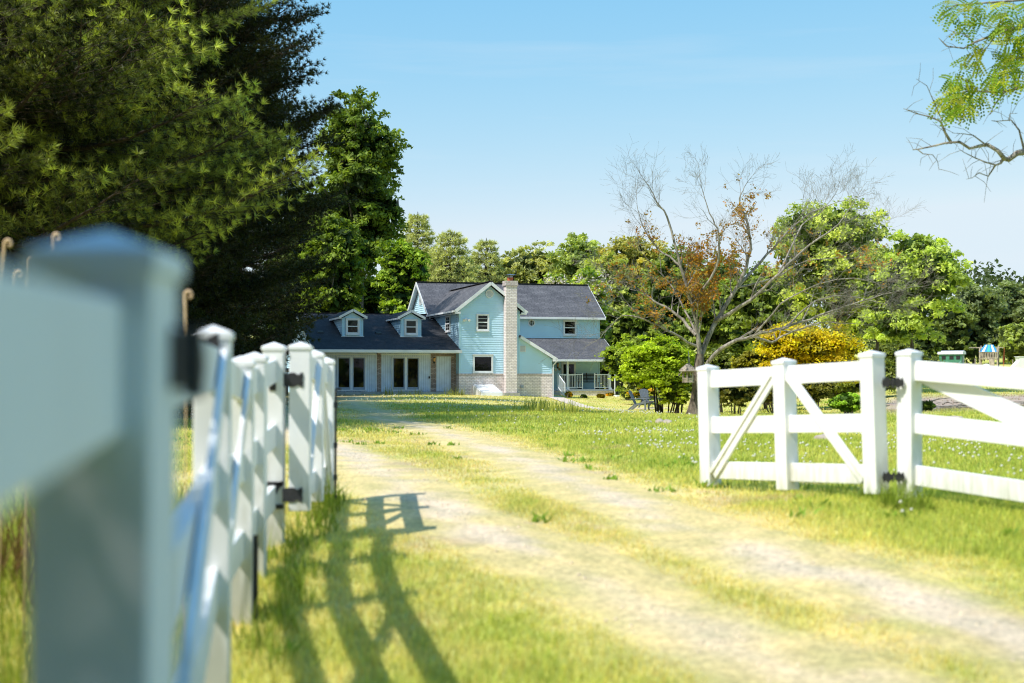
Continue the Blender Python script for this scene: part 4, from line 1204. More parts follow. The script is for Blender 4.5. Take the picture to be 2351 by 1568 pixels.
# trash bin, trimmer, splash block
p = H2W(10.95, 5.2); p.z = zg1(p.x, p.y)
tb = empty('trash_bin', p, (0, 0, TH), 'tall black wheeled bin tucked against the porch end', 'bin')
mb = MB(); mb.add([(-.20, -.24, .04), (.20, -.24, .04), (.20, .24, .04), (-.20, .24, .04), (-.26, -.3, .78), (.26, -.3, .78), (.26, .3, .78), (-.26, .3, .78)], [(3, 2, 1, 0), (4, 5, 6, 7), (0, 1, 5, 4), (1, 2, 6, 5), (2, 3, 7, 6), (3, 0, 4, 7)])
mb.build('body', M['black'], tb, bevel=.015); MB().box((-.28, -.32, .781), (.28, .34, .83)).build('lid', M['black'], tb, bevel=.015)
for s in (-1, 1): MB().tube([(s * .17, .26, .10), (s * .24, .26, .10)], .10, 12).build('wheel', M['tyre'], tb)
p = H2W(U(1300, PF - .3), PF - .45); p.z = zg1(p.x, p.y)
st = empty('lawn_edger', p, (0, 0, TH), 'black wheeled lawn edger leaning by the porch steps', 'garden tool')
MB().tube([(-.08, .0, .12), (-.16, .12, .65), (-.24, .2, .92)], .014, 6).build('handle', M['black'], st); MB().box((-.14, -.10, .06), (.10, .10, .24)).build('motor', M['black'], st, bevel=.02)
for x_ in (-.14, .16): MB().tube([(x_, -.12, .09), (x_, -.07, .09)], .09, 12).build('wheel', M['tyre'], st)
p = on_ground(1425, 84)
tag(MB().box((-.38, -.25, -.02), (.38, .25, .09)).build('splash_block', M['whitewrap'], None, bevel=.02, loc=p, rot=(0, 0, TH)), 'flat white slab lying in the grass right of the porch', 'splash block')

# black suv parked in the shade, nose towards the gate
p = on_ground(613, 74.5)
car = empty('parked_car', p, (0, 0, math.radians(6)), 'black car parked in pine shade beside the garage, mostly hidden by the gate posts', 'car')
prof = [(-2.45, .55), (-2.5, .85), (-2.38, 1.08), (-1.35, 1.20), (-.55, 1.80), (.2, 1.93), (1.9, 1.90), (2.35, 1.25), (2.45, .9), (2.42, .50), (-2.3, .42)]
def cb(a, z, t):
    k = 1 - .17 * max(0, (z - 1.15) / .78); return (t * k, a, z)
MB().prism(prof, cb, -.98, .98).build('body', M['carpaint'], car, bevel=.05, smooth=False)
MB().add([(-.83, -1.30, 1.25), (.83, -1.30, 1.25), (.74, -.62, 1.775), (-.74, -.62, 1.775)], [(0, 1, 2, 3)]).build('windscreen', M['glass'], car, loc=(0, -.025, .012))
MB().box((-.62, -2.535, .72), (.62, -2.46, 1.0)).build('grille', M['chrome'], car, bevel=.01)
MB().box((-.97, -2.60, .42), (.97, -2.40, .66)).build('bumper', M['black'], car, bevel=.04)
MB().box((-.70, .0, 1.935), (-.64, 1.7, 1.985)).box((.64, .0, 1.935), (.70, 1.7, 1.985)).build('roof_rail', M['chrome'], car)
for s in (-1, 1):
    MB().box((s * .66, -2.54, .80), (s * .95, -2.36, 1.02)).build('headlight', M['headlamp'], car, bevel=.03)
    MB().box((s * .98, -1.08, 1.18), (s * 1.22, -.98, 1.40)).build('mirror', M['chrome'], car, bevel=.03)
    for y_ in (-1.55, 1.5):
        w = MB().tube([(s * .78, y_, .38), (s * 1.0, y_, .38)], .38, 20).build('wheel', M['tyre'], car); MB().tube([(s * 1.001, y_, .38), (s * 1.01, y_, .38)], .23, 14).build('rim', M['steel'], w)

# ------------------------------------------------------------------ vegetation builders
def rand_unit(n):
    v = RNG.normal(size=(n, 3)); return v / np.linalg.norm(v, axis=1)[:, None]

def leaf_cloud(P, outw, size, cols, flat=.55, aspect=.5):
    n = len(P)
    nr = rand_unit(n) * .85 + outw * .45 + np.array([0, 0, flat]); nr /= np.linalg.norm(nr, axis=1)[:, None]
    t = np.cross(nr, rand_unit(n)); t /= np.linalg.norm(t, axis=1)[:, None] + 1e-9
    b = np.cross(nr, t)
    s = np.asarray(size)[:, None] if np.ndim(size) else size
    V = np.stack([P - t * s, P + b * s * aspect + nr * s * .12, P + t * s, P - b * s * aspect + nr * s * .12], 1).reshape(-1, 3)
    F = np.arange(n * 4).reshape(n, 4)
    return V, F, np.repeat(cols, 4, 0)

def crown_points(blobs, n_clump, clump_r, up_bias=.25, shell=.42):
    w = np.array([(b[3] * b[4] * b[5]) ** .67 for b in blobs]); w = w / w.sum()
    pick = RNG.choice(len(blobs), n_clump, p=w); B = np.array(blobs)[pick]
    d = rand_unit(n_clump); d[:, 2] += up_bias; d /= np.linalg.norm(d, axis=1)[:, None]
    r = 1 - shell * RNG.random(n_clump) ** 1.6
    r = r * (.86 + .28 * RNG.random(n_clump))
    return B[:, :3] + d * B[:, 3:6] * r[:, None], d, clump_r * (.6 + .8 * RNG.random(n_clump))

LEAF_GAIN = 1.75
def foliage(blobs, n_clump, per, clump_r, leaf, dark, light, flat=.6, up_bias=.25, shell=.42, aspect=.5, accents=None, squash=.55):
    Cn, D, R = crown_points(blobs, n_clump, clump_r, up_bias, shell)
    N = n_clump * per; idx = np.repeat(np.arange(n_clump), per)
    off = rand_unit(N) * (RNG.random((N, 1)) ** .5); off[:, 2] *= squash
    P = Cn[idx] + off * R[idx][:, None]
    P[:, 2] -= .25 * R[idx] * (off[:, 0] ** 2 + off[:, 1] ** 2)
    mixv = np.clip(.5 + .30 * RNG.normal(size=n_clump)[idx] + .22 * RNG.normal(size=N), 0, 1)[:, None]
    col = np.array(dark)[None] * (1 - mixv) + np.array(light)[None] * mixv
    if accents is not None:
        ac, frac = accents; m = (RNG.random(n_clump) < frac)[idx]; col[m] = np.array(ac) * (.7 + .6 * RNG.random((m.sum(), 1)))
    out = D[idx] * .6 + off * .4
    return leaf_cloud(P, out, leaf * (.65 + .7 * RNG.random(N)), np.clip(col * np.array([2.85, 2.45, 2.6]), 0, .85), flat, aspect), Cn

def limb_path(a, b, sag=.12, n=5, jit=.05):
    a, b = Vector(a), Vector(b); L = (b - a).length; pts = []
    ph = [random.uniform(-1, 1) for _ in range(6)]
    for i in range(n + 1):
        t = i / n; p = a.lerp(b, t)
        e = math.sin(PI * t)
        p += Vector((ph[0], ph[1], ph[2] * .5)) * L * jit * e + Vector((ph[3], ph[4], 0)) * L * jit * .6 * math.sin(2 * PI * t) + Vector((0, 0, L * sag * e))
        pts.append(p)
    return pts

def broadleaf(name, label, base, blobs, n_clump, per, clump_r, leaf, dark, light, trunk_r=.2, trunk_top=None, limbs=14, group=None, cat='tree', stems=1, bark='bark', **kw):
    t = empty(name, base, (0, 0, 0), label, cat, group)
    (V, F, Cc), Cn = foliage(blobs, n_clump, per, clump_r, leaf, dark, light, **kw)
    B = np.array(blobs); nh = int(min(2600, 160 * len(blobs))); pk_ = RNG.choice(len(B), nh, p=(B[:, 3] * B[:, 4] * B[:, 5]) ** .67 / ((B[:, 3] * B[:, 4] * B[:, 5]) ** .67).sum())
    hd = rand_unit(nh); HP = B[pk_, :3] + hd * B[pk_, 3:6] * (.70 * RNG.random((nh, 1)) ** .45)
    hV, hF, hC = leaf_cloud(HP, hd, leaf * 2.4 * (.6 + .7 * RNG.random(nh)), np.array(dark)[None] * (.7 + .6 * RNG.random((nh, 1))), flat=.4, aspect=.6)  # inner fill leaves darkened, the crown's inner shade put into their colour
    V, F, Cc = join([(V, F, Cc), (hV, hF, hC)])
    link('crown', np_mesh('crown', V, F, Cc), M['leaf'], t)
    mb = MB(); zc = np.mean([b[2] for b in blobs]); cx = np.mean([b[0] for b in blobs]); cy = np.mean([b[1] for b in blobs])
    tt = min(trunk_top or zc * .55, zc)
    forks = []
    for s in range(stems):
        o = Vector((random.uniform(-1, 1), random.uniform(-1, 1), 0)) * (.25 * (stems > 1)) * trunk_r * 6
        top = Vector((cx * .6, cy * .6, tt)) + o * 2
        pts = limb_path(o + Vector((0, 0, -.2)), top, 0, 5, .03); r0 = trunk_r / (1 + .35 * (stems - 1))
        mb.tube(pts, [r0 * 1.35, r0 * 1.05, r0 * .95, r0 * .85, r0 * .75, r0 * .65], 8, cap=False); forks.append((top, r0 * .62))
    ch = RNG.choice(len(Cn), min(limbs, len(Cn)), replace=False)
    for q, k in enumerate(ch):
        f, r = forks[q % len(forks)]; s = Vector((f.x, f.y, f.z - tt * .25 * random.random()))
        pts = limb_path(s, Cn[k], .06, 5, .07); mb.tube(pts, [r * .6 * (1 - i / 6) + .012 for i in range(6)], 5, cap=False)
    mb.build('trunk', M[bark], t, smooth=True, normals=False)
    return t

def tufts(P, D, k, L, w, cols, spread=.8):
    n = len(P); idx = np.repeat(np.arange(n), k); N = n * k
    d = D[idx] * .75 + rand_unit(N) * spread; d /= np.linalg.norm(d, axis=1)[:, None]
    s = np.cross(d, rand_unit(N)); s /= np.linalg.norm(s, axis=1)[:, None] + 1e-9
    ll = (L * (.7 + .5 * RNG.random(N)))[:, None]
    b = P[idx] + d * ll * .05
    V = np.stack([b - s * w, b + s * w, b + d * ll], 1).reshape(-1, 3)
    cc = cols[idx] * (.75 + .5 * RNG.random((N, 1)))
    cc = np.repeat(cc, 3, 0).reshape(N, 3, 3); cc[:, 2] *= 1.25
    return V, np.arange(N * 3).reshape(N, 3), np.clip(cc.reshape(-1, 3), 0, 1)

def pine(name, label, base, H, R, z0, whorl=.75, nb=6, k=10, nl=.2, nw=.014, step=.35, dark=(.018, .032, .008), light=(.045, .075, .018), group=None,
         top_coarse=None, prof=.75, dens=1.0, droop=.10, bark='barkdark', azr=None, cat='tree', boughs=False):
    t = empty(name, base, (0, 0, 0), label, cat, group)
    mb = MB(); tr = H * .014 + .05
    mb.tube([(0, 0, -.3), (.03, 0, H * .3), (-.02, .04, H * .7), (0, 0, H)], [tr * 1.2, tr, tr * .55, .02], 8, cap=False)
    P, D, Wt, Bo = [], [], [], []; bl = MB()
    z = z0
    while z < H - .3:
        f = (z - z0) / (H - z0)
        Lm = R * (1 - f) ** prof * (.75 + .25 * min(1, f * 6 + .4)) + .25
        coarse = top_coarse is not None and z > top_coarse
        a0 = random.random() * 2 * PI
        for b in range(nb):
            a = a0 + 2 * PI * b / nb + random.uniform(-.35, .35)
            if azr is not None and not coarse:
                pass
            bf_ = random.random() ** .8 if boughs else 1.0
            L = Lm * random.uniform(.62, 1.12); zz = z + random.uniform(-.3, .3) * whorl
            n = 6; pts = []; up = random.uniform(.02, .22)
            wa = random.uniform(-.25, .25)
            for i in range(n + 1):
                s = i / n; aa = a + wa * s * s
                pts.append(Vector((math.cos(aa) * L * s, math.sin(aa) * L * s, zz - droop * L * math.sin(PI * s * .8) + up * L * s * s)))
            bl.tube(pts, [max(.010, .018 * L * (1 - i / n) + .006) for i in range(n + 1)], 4, cap=False)
            st = step * (2.2 if coarse else 1)
            m = max(2, int(L * .82 / (st * 1.1)))
            for q in range(m):
                s = .22 + .78 * (q + random.random() * .6) / m; s = min(s, 1)
                i = min(int(s * n), n - 1); p = pts[i].lerp(pts[i + 1], s * n - i); d0 = (pts[i + 1] - pts[i]).normalized()
                for sd in (-1, 1):
                    if random.random() > dens: continue
                    l2 = ((1 - s) * .5 + .16) * L * random.uniform(.5, 1.1)
                    l2 = min(l2, 1.7)
                    sv = Vector((-d0.y, d0.x, 0)) * sd
                    d2 = (d0 * random.uniform(.5, 1.0) + sv * random.uniform(.5, 1.0) + Vector((0, 0, random.uniform(-.18, .22)))).normalized()
                    e = p + d2 * l2 + Vector((0, 0, .06 * l2))
                    if l2 > .35 and not coarse: bl.tube([p, p.lerp(e, .5) + Vector((0, 0, -.03 * l2)), e], [.009, .006, .003], 3, cap=False)
                    mm = max(1, int(l2 / st))
                    for w_ in range(mm):
                        pp = p.lerp(e, (w_ + 1) / mm); P.append(pp + Vector((random.gauss(0, .04), random.gauss(0, .04), random.gauss(0, .03)))); dd = (d2 + Vector((0, 0, .35))).normalized(); D.append(dd); Wt.append((w_ + 1) / mm * .6 + .4 * s); Bo.append(bf_)
            P.append(pts[-1]); D.append(((pts[-1] - pts[-2]).normalized() + Vector((0, 0, .3))).normalized()); Wt.append(1); Bo.append(bf_)
        z += whorl * random.uniform(.8, 1.2)
    P, D, Wt, Bo = np.array(P), np.array(D), np.array(Wt), np.array(Bo)
    mx = np.clip((.02 + .95 * Wt ** 2.6) * Bo ** 1.5 + .10 * RNG.normal(size=len(Wt)), 0, 1)[:, None]  # sun and shade in the colour: dark inner tufts, bright tips and boughs
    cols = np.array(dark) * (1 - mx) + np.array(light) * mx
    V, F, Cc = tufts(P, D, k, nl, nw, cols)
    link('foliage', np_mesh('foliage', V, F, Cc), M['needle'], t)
    mb.build('trunk', M[bark], t, smooth=True, normals=False)
    bl.build('branches', M[bark], t, smooth=True, normals=False)
    return t

# --- pines on the left
p = on_ground(-60, 27.0)
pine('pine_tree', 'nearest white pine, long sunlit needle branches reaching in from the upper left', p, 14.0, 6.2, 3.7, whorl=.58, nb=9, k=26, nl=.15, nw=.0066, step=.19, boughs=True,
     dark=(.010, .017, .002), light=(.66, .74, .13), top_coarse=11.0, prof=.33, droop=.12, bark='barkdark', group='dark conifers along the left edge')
p = Vector((-4.1, -.7, zg1(-4.1, -.7)))
pine('pine_tree', 'white pine just outside the left edge whose shade falls on the nearest post', p, 12.5, 3.0, 2.7, whorl=.45, nb=9, k=13, nl=.2, nw=.026, step=.26, group='dark conifers along the left edge')
for (x, y, h, r, lb) in ((-2.6, -5.2, 14, 3.3, 'unseen tall pine added behind the viewer on the left to shade the nearest post'), (.5, -9.5, 17, 4.3, 'tallest unseen pine, added straight behind the viewer to block sky light'), (-7.2, -6.4, 14, 3.8, 'unseen pine added farthest left behind the viewer to block sky light'), (3.4, -6.0, 14, 3.4, 'unseen tall pine added behind the viewer on the right to shade the nearest post')):
    pine('pine_tree', lb, (x, y, zg1(x, y)), h, r, 2.6, whorl=.5, nb=8, k=11, nl=.22, nw=.03, step=.30, group='unseen pines added behind the viewer for shade')  # unseen trees added to cut the sky light on the nearest post
darks = [(-10.45, 36, 20.5, 5.5, 1.2, 'tall dark conifer standing right behind the sunlit pine branches'),
         (-9.95, 43, 18.5, 5.0, 5.6, 'tall dark conifer with ragged right edge against the sky'),
         (-13.4, 57, 23, 5.4, 2.6, 'dark conifer shading the lawn before the garage'),
         (-16.9, 74.5, 27, 5.0, 2.9, 'farthest dark conifer in the left row, leaning over the garage end'),
         (-13.9, 71.3, 21.5, 4.7, 3.1, 'tall dark conifer between the lawn shade and the garage end'),
         (-17.0, 29, 14, 5.0, 1.0, 'dark conifer at the far left behind the nearest pine'),
         (-18.5, 43, 22, 5.4, 1.0, 'dark conifer deep in the left grove behind the front row'),
         (-20.5, 56, 22, 5.4, 1.0, 'dark conifer far back in the left grove'),
         (-14.6, 34.5, 17, 5.0, 1.0, 'dark conifer left of the tallest one, mostly hidden by the pine')]
for (x, y, h, r, z0, lb) in darks:
    far = y > 38; edge = abs(y - 36) < .1 or abs(y - 43) < .1
    pine('conifer_tree', lb, (x, y, zg1(x, y)), h, r, z0, whorl=.55, nb=8, k=18 if edge else (11 if far else 16), nl=.135 if edge else (.22 if far else .16), nw=.0095 if edge else (.020 if far else .011), step=.155 if edge else (.30 if far else .22),
         dark=(.013, .016, .003), light=(.042, .050, .008), prof=.38 if edge else .52, group='dark conifers along the left edge', droop=.16)

# --- helper for trees placed by plate position of their top
def tree_at(px, ytop, Y, wpx, kind, label, ybot=None, name='broadleaf_tree', leaf=.13, dens=1.0, dark=(.03, .06, .010), light=(.11, .17, .025), group='broadleaf trees around the house', lobes=7, cat='tree', **kw):
    b = on_ground(px, Y); top = at(px, ytop, Y).z - b.z; w = wpx / F_PX * Y
    bot = (at(px, ybot, Y).z - b.z) if ybot else top * .18
    hh = (top - bot) / 2; cz = bot + hh
    blobs = [(0, 0, cz, w * .80, w * .80, hh * .86)]
    for k in range(lobes):
        a = random.random() * 2 * PI; zf = random.uniform(-.75, .7)
        rr = w * (.34 + .22 * random.random()); lim = math.sqrt(max(.05, 1 - (zf * .9) ** 2))
        blobs.append((math.cos(a) * (w - rr * .8) * lim, math.sin(a) * (w - rr * .8) * lim, cz + zf * hh * .82, rr, rr, rr * .85))
    area = w * hh * 12; cr = max(.32, w * .15)
    n = int(np.clip(area * .75 * dens / cr ** 1.5, 200, 900))
    per = int(np.clip(area * 135 * dens / (leaf / .13) ** 2 / n, 26, 70))
    blobs.append((0, 0, cz + hh * .48, w * .78, w * .78, hh * .50))
    return broadleaf(name, label, b, blobs, n, per, cr, leaf, dark, light, trunk_r=max(.08, top * .016), trunk_top=bot + hh * .5, group=group, cat=cat, **kw)

G_ = 'broadleaf trees around the house'
tree_at(812, 208, 97, 116, 0, 'tallest maple rising behind the garage ridge, right of the dark conifers', ybot=700, leaf=.155, dens=1.2, dark=(.026, .050, .008), light=(.105, .165, .022), lobes=14)
tree_at(768, 480, 93, 84, 0, 'lower bright green maple between the conifers and the tallest maple', ybot=790, leaf=.15, dark=(.03, .06, .008), light=(.125, .19, .02), lobes=10)
tree_at(918, 545, 91, 66, 0, 'light green locust with spreading sprays just left of the main roof', ybot=770, leaf=.13, dark=(.04, .08, .008), light=(.165, .26, .022), lobes=10)
tree_at(705, 430, 101, 96, 0, 'dark leafy tree filling the gap behind the conifers above the garage', ybot=830, leaf=.18, dark=(.018, .035, .006), light=(.06, .10, .014))
tree_at(856, 640, 99, 60, 0, 'shaded tree just above the garage dormers', ybot=830, leaf=.17, dark=(.018, .04, .006), light=(.07, .12, .014))
# soft pines behind the roof
for (px, yt, Y, w, lb) in [(958, 486, 122, 48, 'tallest pale pine behind the left end of the roof ridge'), (1034, 528, 118, 62, 'broad pale pine behind the middle of the roof'), (1116, 546, 124, 46, 'narrow pale pine just left of the chimney'),
                           (995, 580, 128, 60, 'pale pine half hidden between the two taller ones'), (1078, 590, 130, 56, 'small pale pine in the dip left of the chimney')]:
    b = on_ground(px, Y); h = at(px, yt, Y).z - b.z
    pine('pine_tree', lb, b, h, w / F_PX * Y * 1.9, h * .10, whorl=.42, nb=10, k=12, nl=.34, nw=.036, step=.34, dark=(.20, .23, .09), light=(.60, .62, .24), prof=.62, group='pale pines behind the house', droop=.02)
for (px, yt, Y, w, dk, lt, lb) in [
    (1168, 572, 128, 46, (.08, .11, .045), (.23, .27, .09), 'thin grey-green tree right behind the chimney'),
    (1228, 552, 126, 60, (.09, .12, .045), (.25, .29, .09), 'airy olive tree right of the chimney with sky showing through'),
    (1330, 530, 112, 64, (.07, .11, .03), (.22, .29, .07), 'rounded green tree above the right half of the roof'),
    (1452, 530, 108, 76, (.07, .09, .022), (.27, .28, .06), 'yellow-flecked chestnut right of the roof end'),
    (1395, 585, 104, 66, (.07, .10, .025), (.21, .27, .055), 'mid-green tree behind the right roof corner'),
    (1560, 560, 98, 90, (.05, .08, .02), (.15, .21, .04), 'green tree behind the rusty-leaved branches'),
    (1655, 585, 92, 84, (.05, .085, .02), (.16, .23, .04), 'green tree in the centre behind the bare limbs'),
    (1760, 600, 86, 92, (.05, .08, .02), (.14, .20, .035), 'green tree left of the big sunlit maple'),
    (1480, 690, 88, 76, (.045, .075, .016), (.14, .20, .03), 'low dense tree between the porch and the bare tree'),
    (1920, 440, 68, 146, (.085, .13, .03), (.28, .36, .075), 'big sunlit maple behind the bare tree, highest on the right'),
    (2098, 524, 63, 118, (.07, .115, .025), (.25, .34, .065), 'spreading maple on the right with drooping branches over the fence'),
    (2010, 575, 72, 96, (.045, .075, .015), (.15, .21, .035), 'shaded tree between the two sunlit maples'),
    (2190, 690, 182, 60, (.04, .065, .025), (.12, .17, .05), 'hazy tree behind the green shed'),
    (2235, 648, 185, 66, (.05, .075, .035), (.13, .18, .065), 'tallest hazy tree on the far right skyline'),
    (2305, 642, 195, 70, (.05, .075, .035), (.13, .18, .065), 'broad hazy tree behind the play tower'),
    (2372, 690, 190, 56, (.05, .075, .035), (.13, .18, .065), 'hazy tree cut by the right picture edge'),
    (2330, 742, 176, 52, (.07, .10, .03), (.20, .27, .06), 'lighter low tree right of the play tower'),
    (2105, 745, 120, 60, (.035, .06, .016), (.12, .17, .03), 'low tree between the right maple and the green shed')]:
    pale = Y > 100
    w = w * (1.35 if Y > 100 and px < 1700 else 1.08)
    tree_at(px, yt, Y, w, 0, lb, leaf=.24 if Y > 140 else (.15 if Y > 80 else .095), dark=dk, light=lt, lobes=12, ybot=(812 if 1850 < px < 2100 else (836 if px > 2100 else None)))
# drooping low limbs of the right maple, catalpa in bloom
def catalpa(px, yt, Y, w, label):
    t = tree_at(px, yt, Y, w, 0, label, name='catalpa_tree', leaf=.20, dark=(.06, .12, .015), light=(.26, .34, .045), group='flowering catalpas behind the roof', lobes=6)
    b = t.location; top = at(px, yt, Y).z - b.z; R = w / F_PX * Y
    n = 30; a = RNG.random(n) * 2 * PI; rr = R * np.sqrt(RNG.random(n)) * .95
    Cn = np.stack([np.cos(a) * rr, -np.abs(np.sin(a) * rr), top * (.97 - .22 * RNG.random(n)) - .35 * rr], 1)
    idx = np.repeat(np.arange(n), 36); P = Cn[idx] + RNG.normal(size=(n * 36, 3)) * np.array([.15, .15, .22])
    V, F, Cc = leaf_cloud(P, rand_unit(len(P)), .065, np.array([.72, .66, .62]) * (.8 + .25 * RNG.random((len(P), 1))), .2, .9)
    link('blossoms', np_mesh('blossoms', V, F, Cc), M['flower'], t)
catalpa(1275, 622, 96, 50, 'catalpa with pale blossoms showing just over the roof right of the chimney')
catalpa(1352, 612, 95, 52, 'larger catalpa with pale blossoms above the right end of the roof ridge')
catalpa(1428, 740, 91, 40, 'catalpa with pale blossoms at the porch corner')

# --- far-off wood closing the view beyond the fields, and the wood across the road that the windows mirror
n = 2300; fx = RNG.uniform(-150, 190, n); fy = 205 + RNG.random(n) * 22 + np.abs(fx) * .05
fx[1500:] = RNG.uniform(-38, 38, 800); fy[1500:] = -15 - RNG.random(800) * 8
fz = zg(fx, fy); fh = 6.5 + 8 * fbm(fx * .09, fy * .05, 71) + 3 * RNG.random(n); fh[1500:] = 11
fz = fz + fh * np.where(np.arange(n) < 1500, RNG.random(n) ** .6, RNG.random(n))
idx = np.repeat(np.arange(n), 34); off = rand_unit(len(idx)) * (RNG.random((len(idx), 1)) ** .5) * np.array([2.4, 2.0, 1.6])
P = np.stack([fx, fy, fz], 1)[idx] + off
mxv = np.clip(.5 + .3 * RNG.normal(size=n)[idx] + .2 * RNG.normal(size=len(idx)), 0, 1)[:, None]
V, F, Cc = leaf_cloud(P, off * .4, .42 * (.6 + .8 * RNG.random(len(P))), np.array([.045, .065, .03]) * (1 - mxv) + np.array([.13, .18, .065]) * mxv, .6, .5)
o = link('forest', np_mesh('forest', V, F, Cc), M['leaf']); tag(o, 'hazy green wood closing the view beyond the field', 'forest', kind='stuff')

# --- shrubs
SG = 'shrubs behind the gate and around the porch'
def shrub(px, yt, yb, Y, w, label, leaf=.06, dark=(.05, .08, .015), light=(.18, .24, .03), name='shrub', stems=6, per=40, n=170, lobes=8, sq=.4, accents=None, bark='bark', flat=.8, zr=(.55, 1.45)):
    b = on_ground(px, Y); top = at(px, yt, Y).z - b.z; bot = max(.05, at(px, yb, Y).z - b.z); W = w / F_PX * Y; hh = (top - bot) / 2
    blobs = [(0, 0, bot + hh, W * .75, W * .6, hh * .9)]
    for k in range(lobes):
        a = random.random() * 2 * PI; r = W * random.uniform(.3, .45); blobs.append((math.cos(a) * (W - r), math.sin(a) * (W - r) * .8, bot + hh * random.uniform(*zr), r, r, min(r, hh) * .6))
    return broadleaf(name, label, b, blobs, n, per, W * .22, leaf, dark, light, trunk_r=.07, trunk_top=max(.3, bot + hh * .35), limbs=26, stems=stems, cat='shrub', group=SG, squash=sq, accents=accents, bark=bark, flat=flat)
shrub(1512, 762, 900, 47, 84, 'lime green japanese maple between the porch and the bare tree', leaf=.055, dark=(.08, .125, .008), light=(.225, .325, .016), n=430, per=60, lobes=20, zr=(.35, 1.4), sq=.28, bark='barkdark', stems=7)
shrub(1536, 840, 938, 46.2, 44, 'low leafy skirt under the lime maple, nearest to the lawn', leaf=.05, dark=(.06, .095, .008), light=(.19, .26, .016), n=150, per=50, stems=5, zr=(.2, 1.4), bark='barkdark')
shrub(1560, 815, 915, 49, 52, 'darker green bush under the lime maple, behind the bird feeder', leaf=.055, dark=(.04, .07, .012), light=(.14, .21, .02), n=150, per=50, stems=5, bark='barkdark')
shrub(1862, 728, 862, 50, 122, 'yellow-leaved spreading tree behind the open gate', leaf=.06, dark=(.17, .15, .006), light=(.37, .33, .008), n=460, per=60, lobes=20, zr=(.1, 1.4), sq=.4, stems=6, accents=((.13, .14, .015), .15))
shrub(1735, 800, 880, 51, 60, 'olive bush left of the yellow tree', leaf=.055, dark=(.06, .075, .010), light=(.16, .17, .02), n=170, per=50, accents=((.32, .31, .01), .2))
for px, yt, yb, Y, w, lb in [(1690, 845, 935, 45, 56, 'brown-stemmed thicket seen through the left half of the gate'), (1780, 850, 938, 46.5, 58, 'brushy thicket behind the middle gate post'),
                             (1870, 846, 935, 48, 54, 'brushy thicket below the yellow tree'), (1630, 855, 940, 46, 36, 'small dark thicket right beside the bare trunk')]:
    shrub(px, yt, yb, Y, w, lb, leaf=.05, dark=(.035, .05, .012), light=(.16, .17, .035), n=150, per=42, stems=9, lobes=8, bark='bark')
for px, yt, yb, Y, w, lb in [(1930, 812, 925, 55, 62, 'leafy brush at the right foot of the yellow tree'), (2010, 822, 920, 58, 66, 'dark leafy brush under the shaded tree right of the yellow one'), (2085, 818, 905, 62, 60, 'dark leafy brush just left of the right hinge post'),
                             (2050, 772, 880, 78, 66, 'leafy brush closing the gap between the two right-hand maples'), (1655, 790, 920, 56, 60, 'leafy brush right behind the bare trunk'), (1760, 780, 915, 57, 70, 'leafy brush between the bare tree and the yellow tree'), (2092, 800, 872, 110, 58, 'green brush along the field edge right of the hinge post')]:
    shrub(px, yt, yb, Y, w, lb, leaf=.08, dark=(.035, .055, .012), light=(.13, .17, .03), n=190, per=46, stems=6, lobes=9, bark='bark')
shrub(1945, 902, 948, 40, 44, 'bright small maple bush showing between the gate braces', leaf=.055, dark=(.07, .14, .015), light=(.22, .36, .04), n=90, per=45, stems=3)
shrub(2115, 925, 958, 42, 26, 'low dark green sprig beside the fence post', leaf=.06, dark=(.03, .06, .01), light=(.10, .17, .02), n=40, per=40, stems=2)
shrub(1440, 770, 905, 80, 62, 'leafy green bush right of the porch corner', leaf=.09, dark=(.05, .09, .012), light=(.20, .28, .03), n=160, per=45, stems=4)
shrub(1400, 800, 900, 92, 50, 'dark green bush behind the porch end', leaf=.10, dark=(.03, .06, .01), light=(.10, .16, .02), n=120, per=45, stems=3)
shrub(1470, 850, 935, 76, 46, 'pale green bush behind the adirondack chairs', leaf=.08, dark=(.07, .10, .02), light=(.22, .27, .05), n=110, per=45, stems=3, accents=((.26, .19, .01), .12))
for px, yt, yb, Y, w, lb, ac in [(1307, 900, 914, 80.2, 9, 'tiny golden shrub right of the porch steps', 1), (1379, 907, 918, 82, 8, 'tiny golden shrub at the porch corner', 1), (1398, 905, 918, 84.5, 11, 'golden shrub just right of the porch corner', 1), (1340, 909, 916, 81, 6, 'tiny green clump against the porch brick', 0)]:
    shrub(px, yt, yb, Y, w, lb, leaf=.05, dark=(.20, .15, .005) if ac else (.05, .1, .01), light=(.36, .24, .01) if ac else (.1, .17, .015), n=26, per=34, stems=2, lobes=4, sq=.8)

# --- bare tree with rusty leaves
YB = 41.5
tb0 = on_ground(1592, YB)
bt = empty('bare_tree', tb0, (0, 0, 0), 'half bare old tree with rust-coloured leaves and a bird feeder, left of the gate', 'tree')
def BP(px, py, dy=0): return at(px, py, YB + dy) - tb0
twigs = []; leafpts = []
def grow(p, d, L, r, lev):
    n = 5; pts = [p.copy()]; dd = d.copy(); rr = [r]
    for i in range(n):
        dd = (dd + Vector((random.gauss(0, .13), random.gauss(0, .13), random.gauss(.04, .10)))).normalized()
        pts.append(pts[-1] + dd * L / n); rr.append(max(.0022, r * (1 - (i + 1) / n * .75)))
    twigs.append((pts, rr, 3 if lev > 1 else 4))
    if lev >= 2: leafpts.extend(pts[2:])
    if lev >= 4 or L < .18: return
    for i in range(1, n + 1):
        for _ in range(2 if lev < 3 else 1):
            if random.random() < (.62 if lev < 2 else (.42 if lev < 3 else .22)):
                a = random.uniform(.35, .95); ax = Vector((random.gauss(0, 1), random.gauss(0, 1), random.gauss(0, 1))).cross(dd)
                if ax.length < 1e-4: continue
                nd_ = Matrix.Rotation(a, 3, ax.normalized()) @ dd
                grow(pts[i], nd_, L * random.uniform(.48, .74), rr[i] * .6, lev + 1)
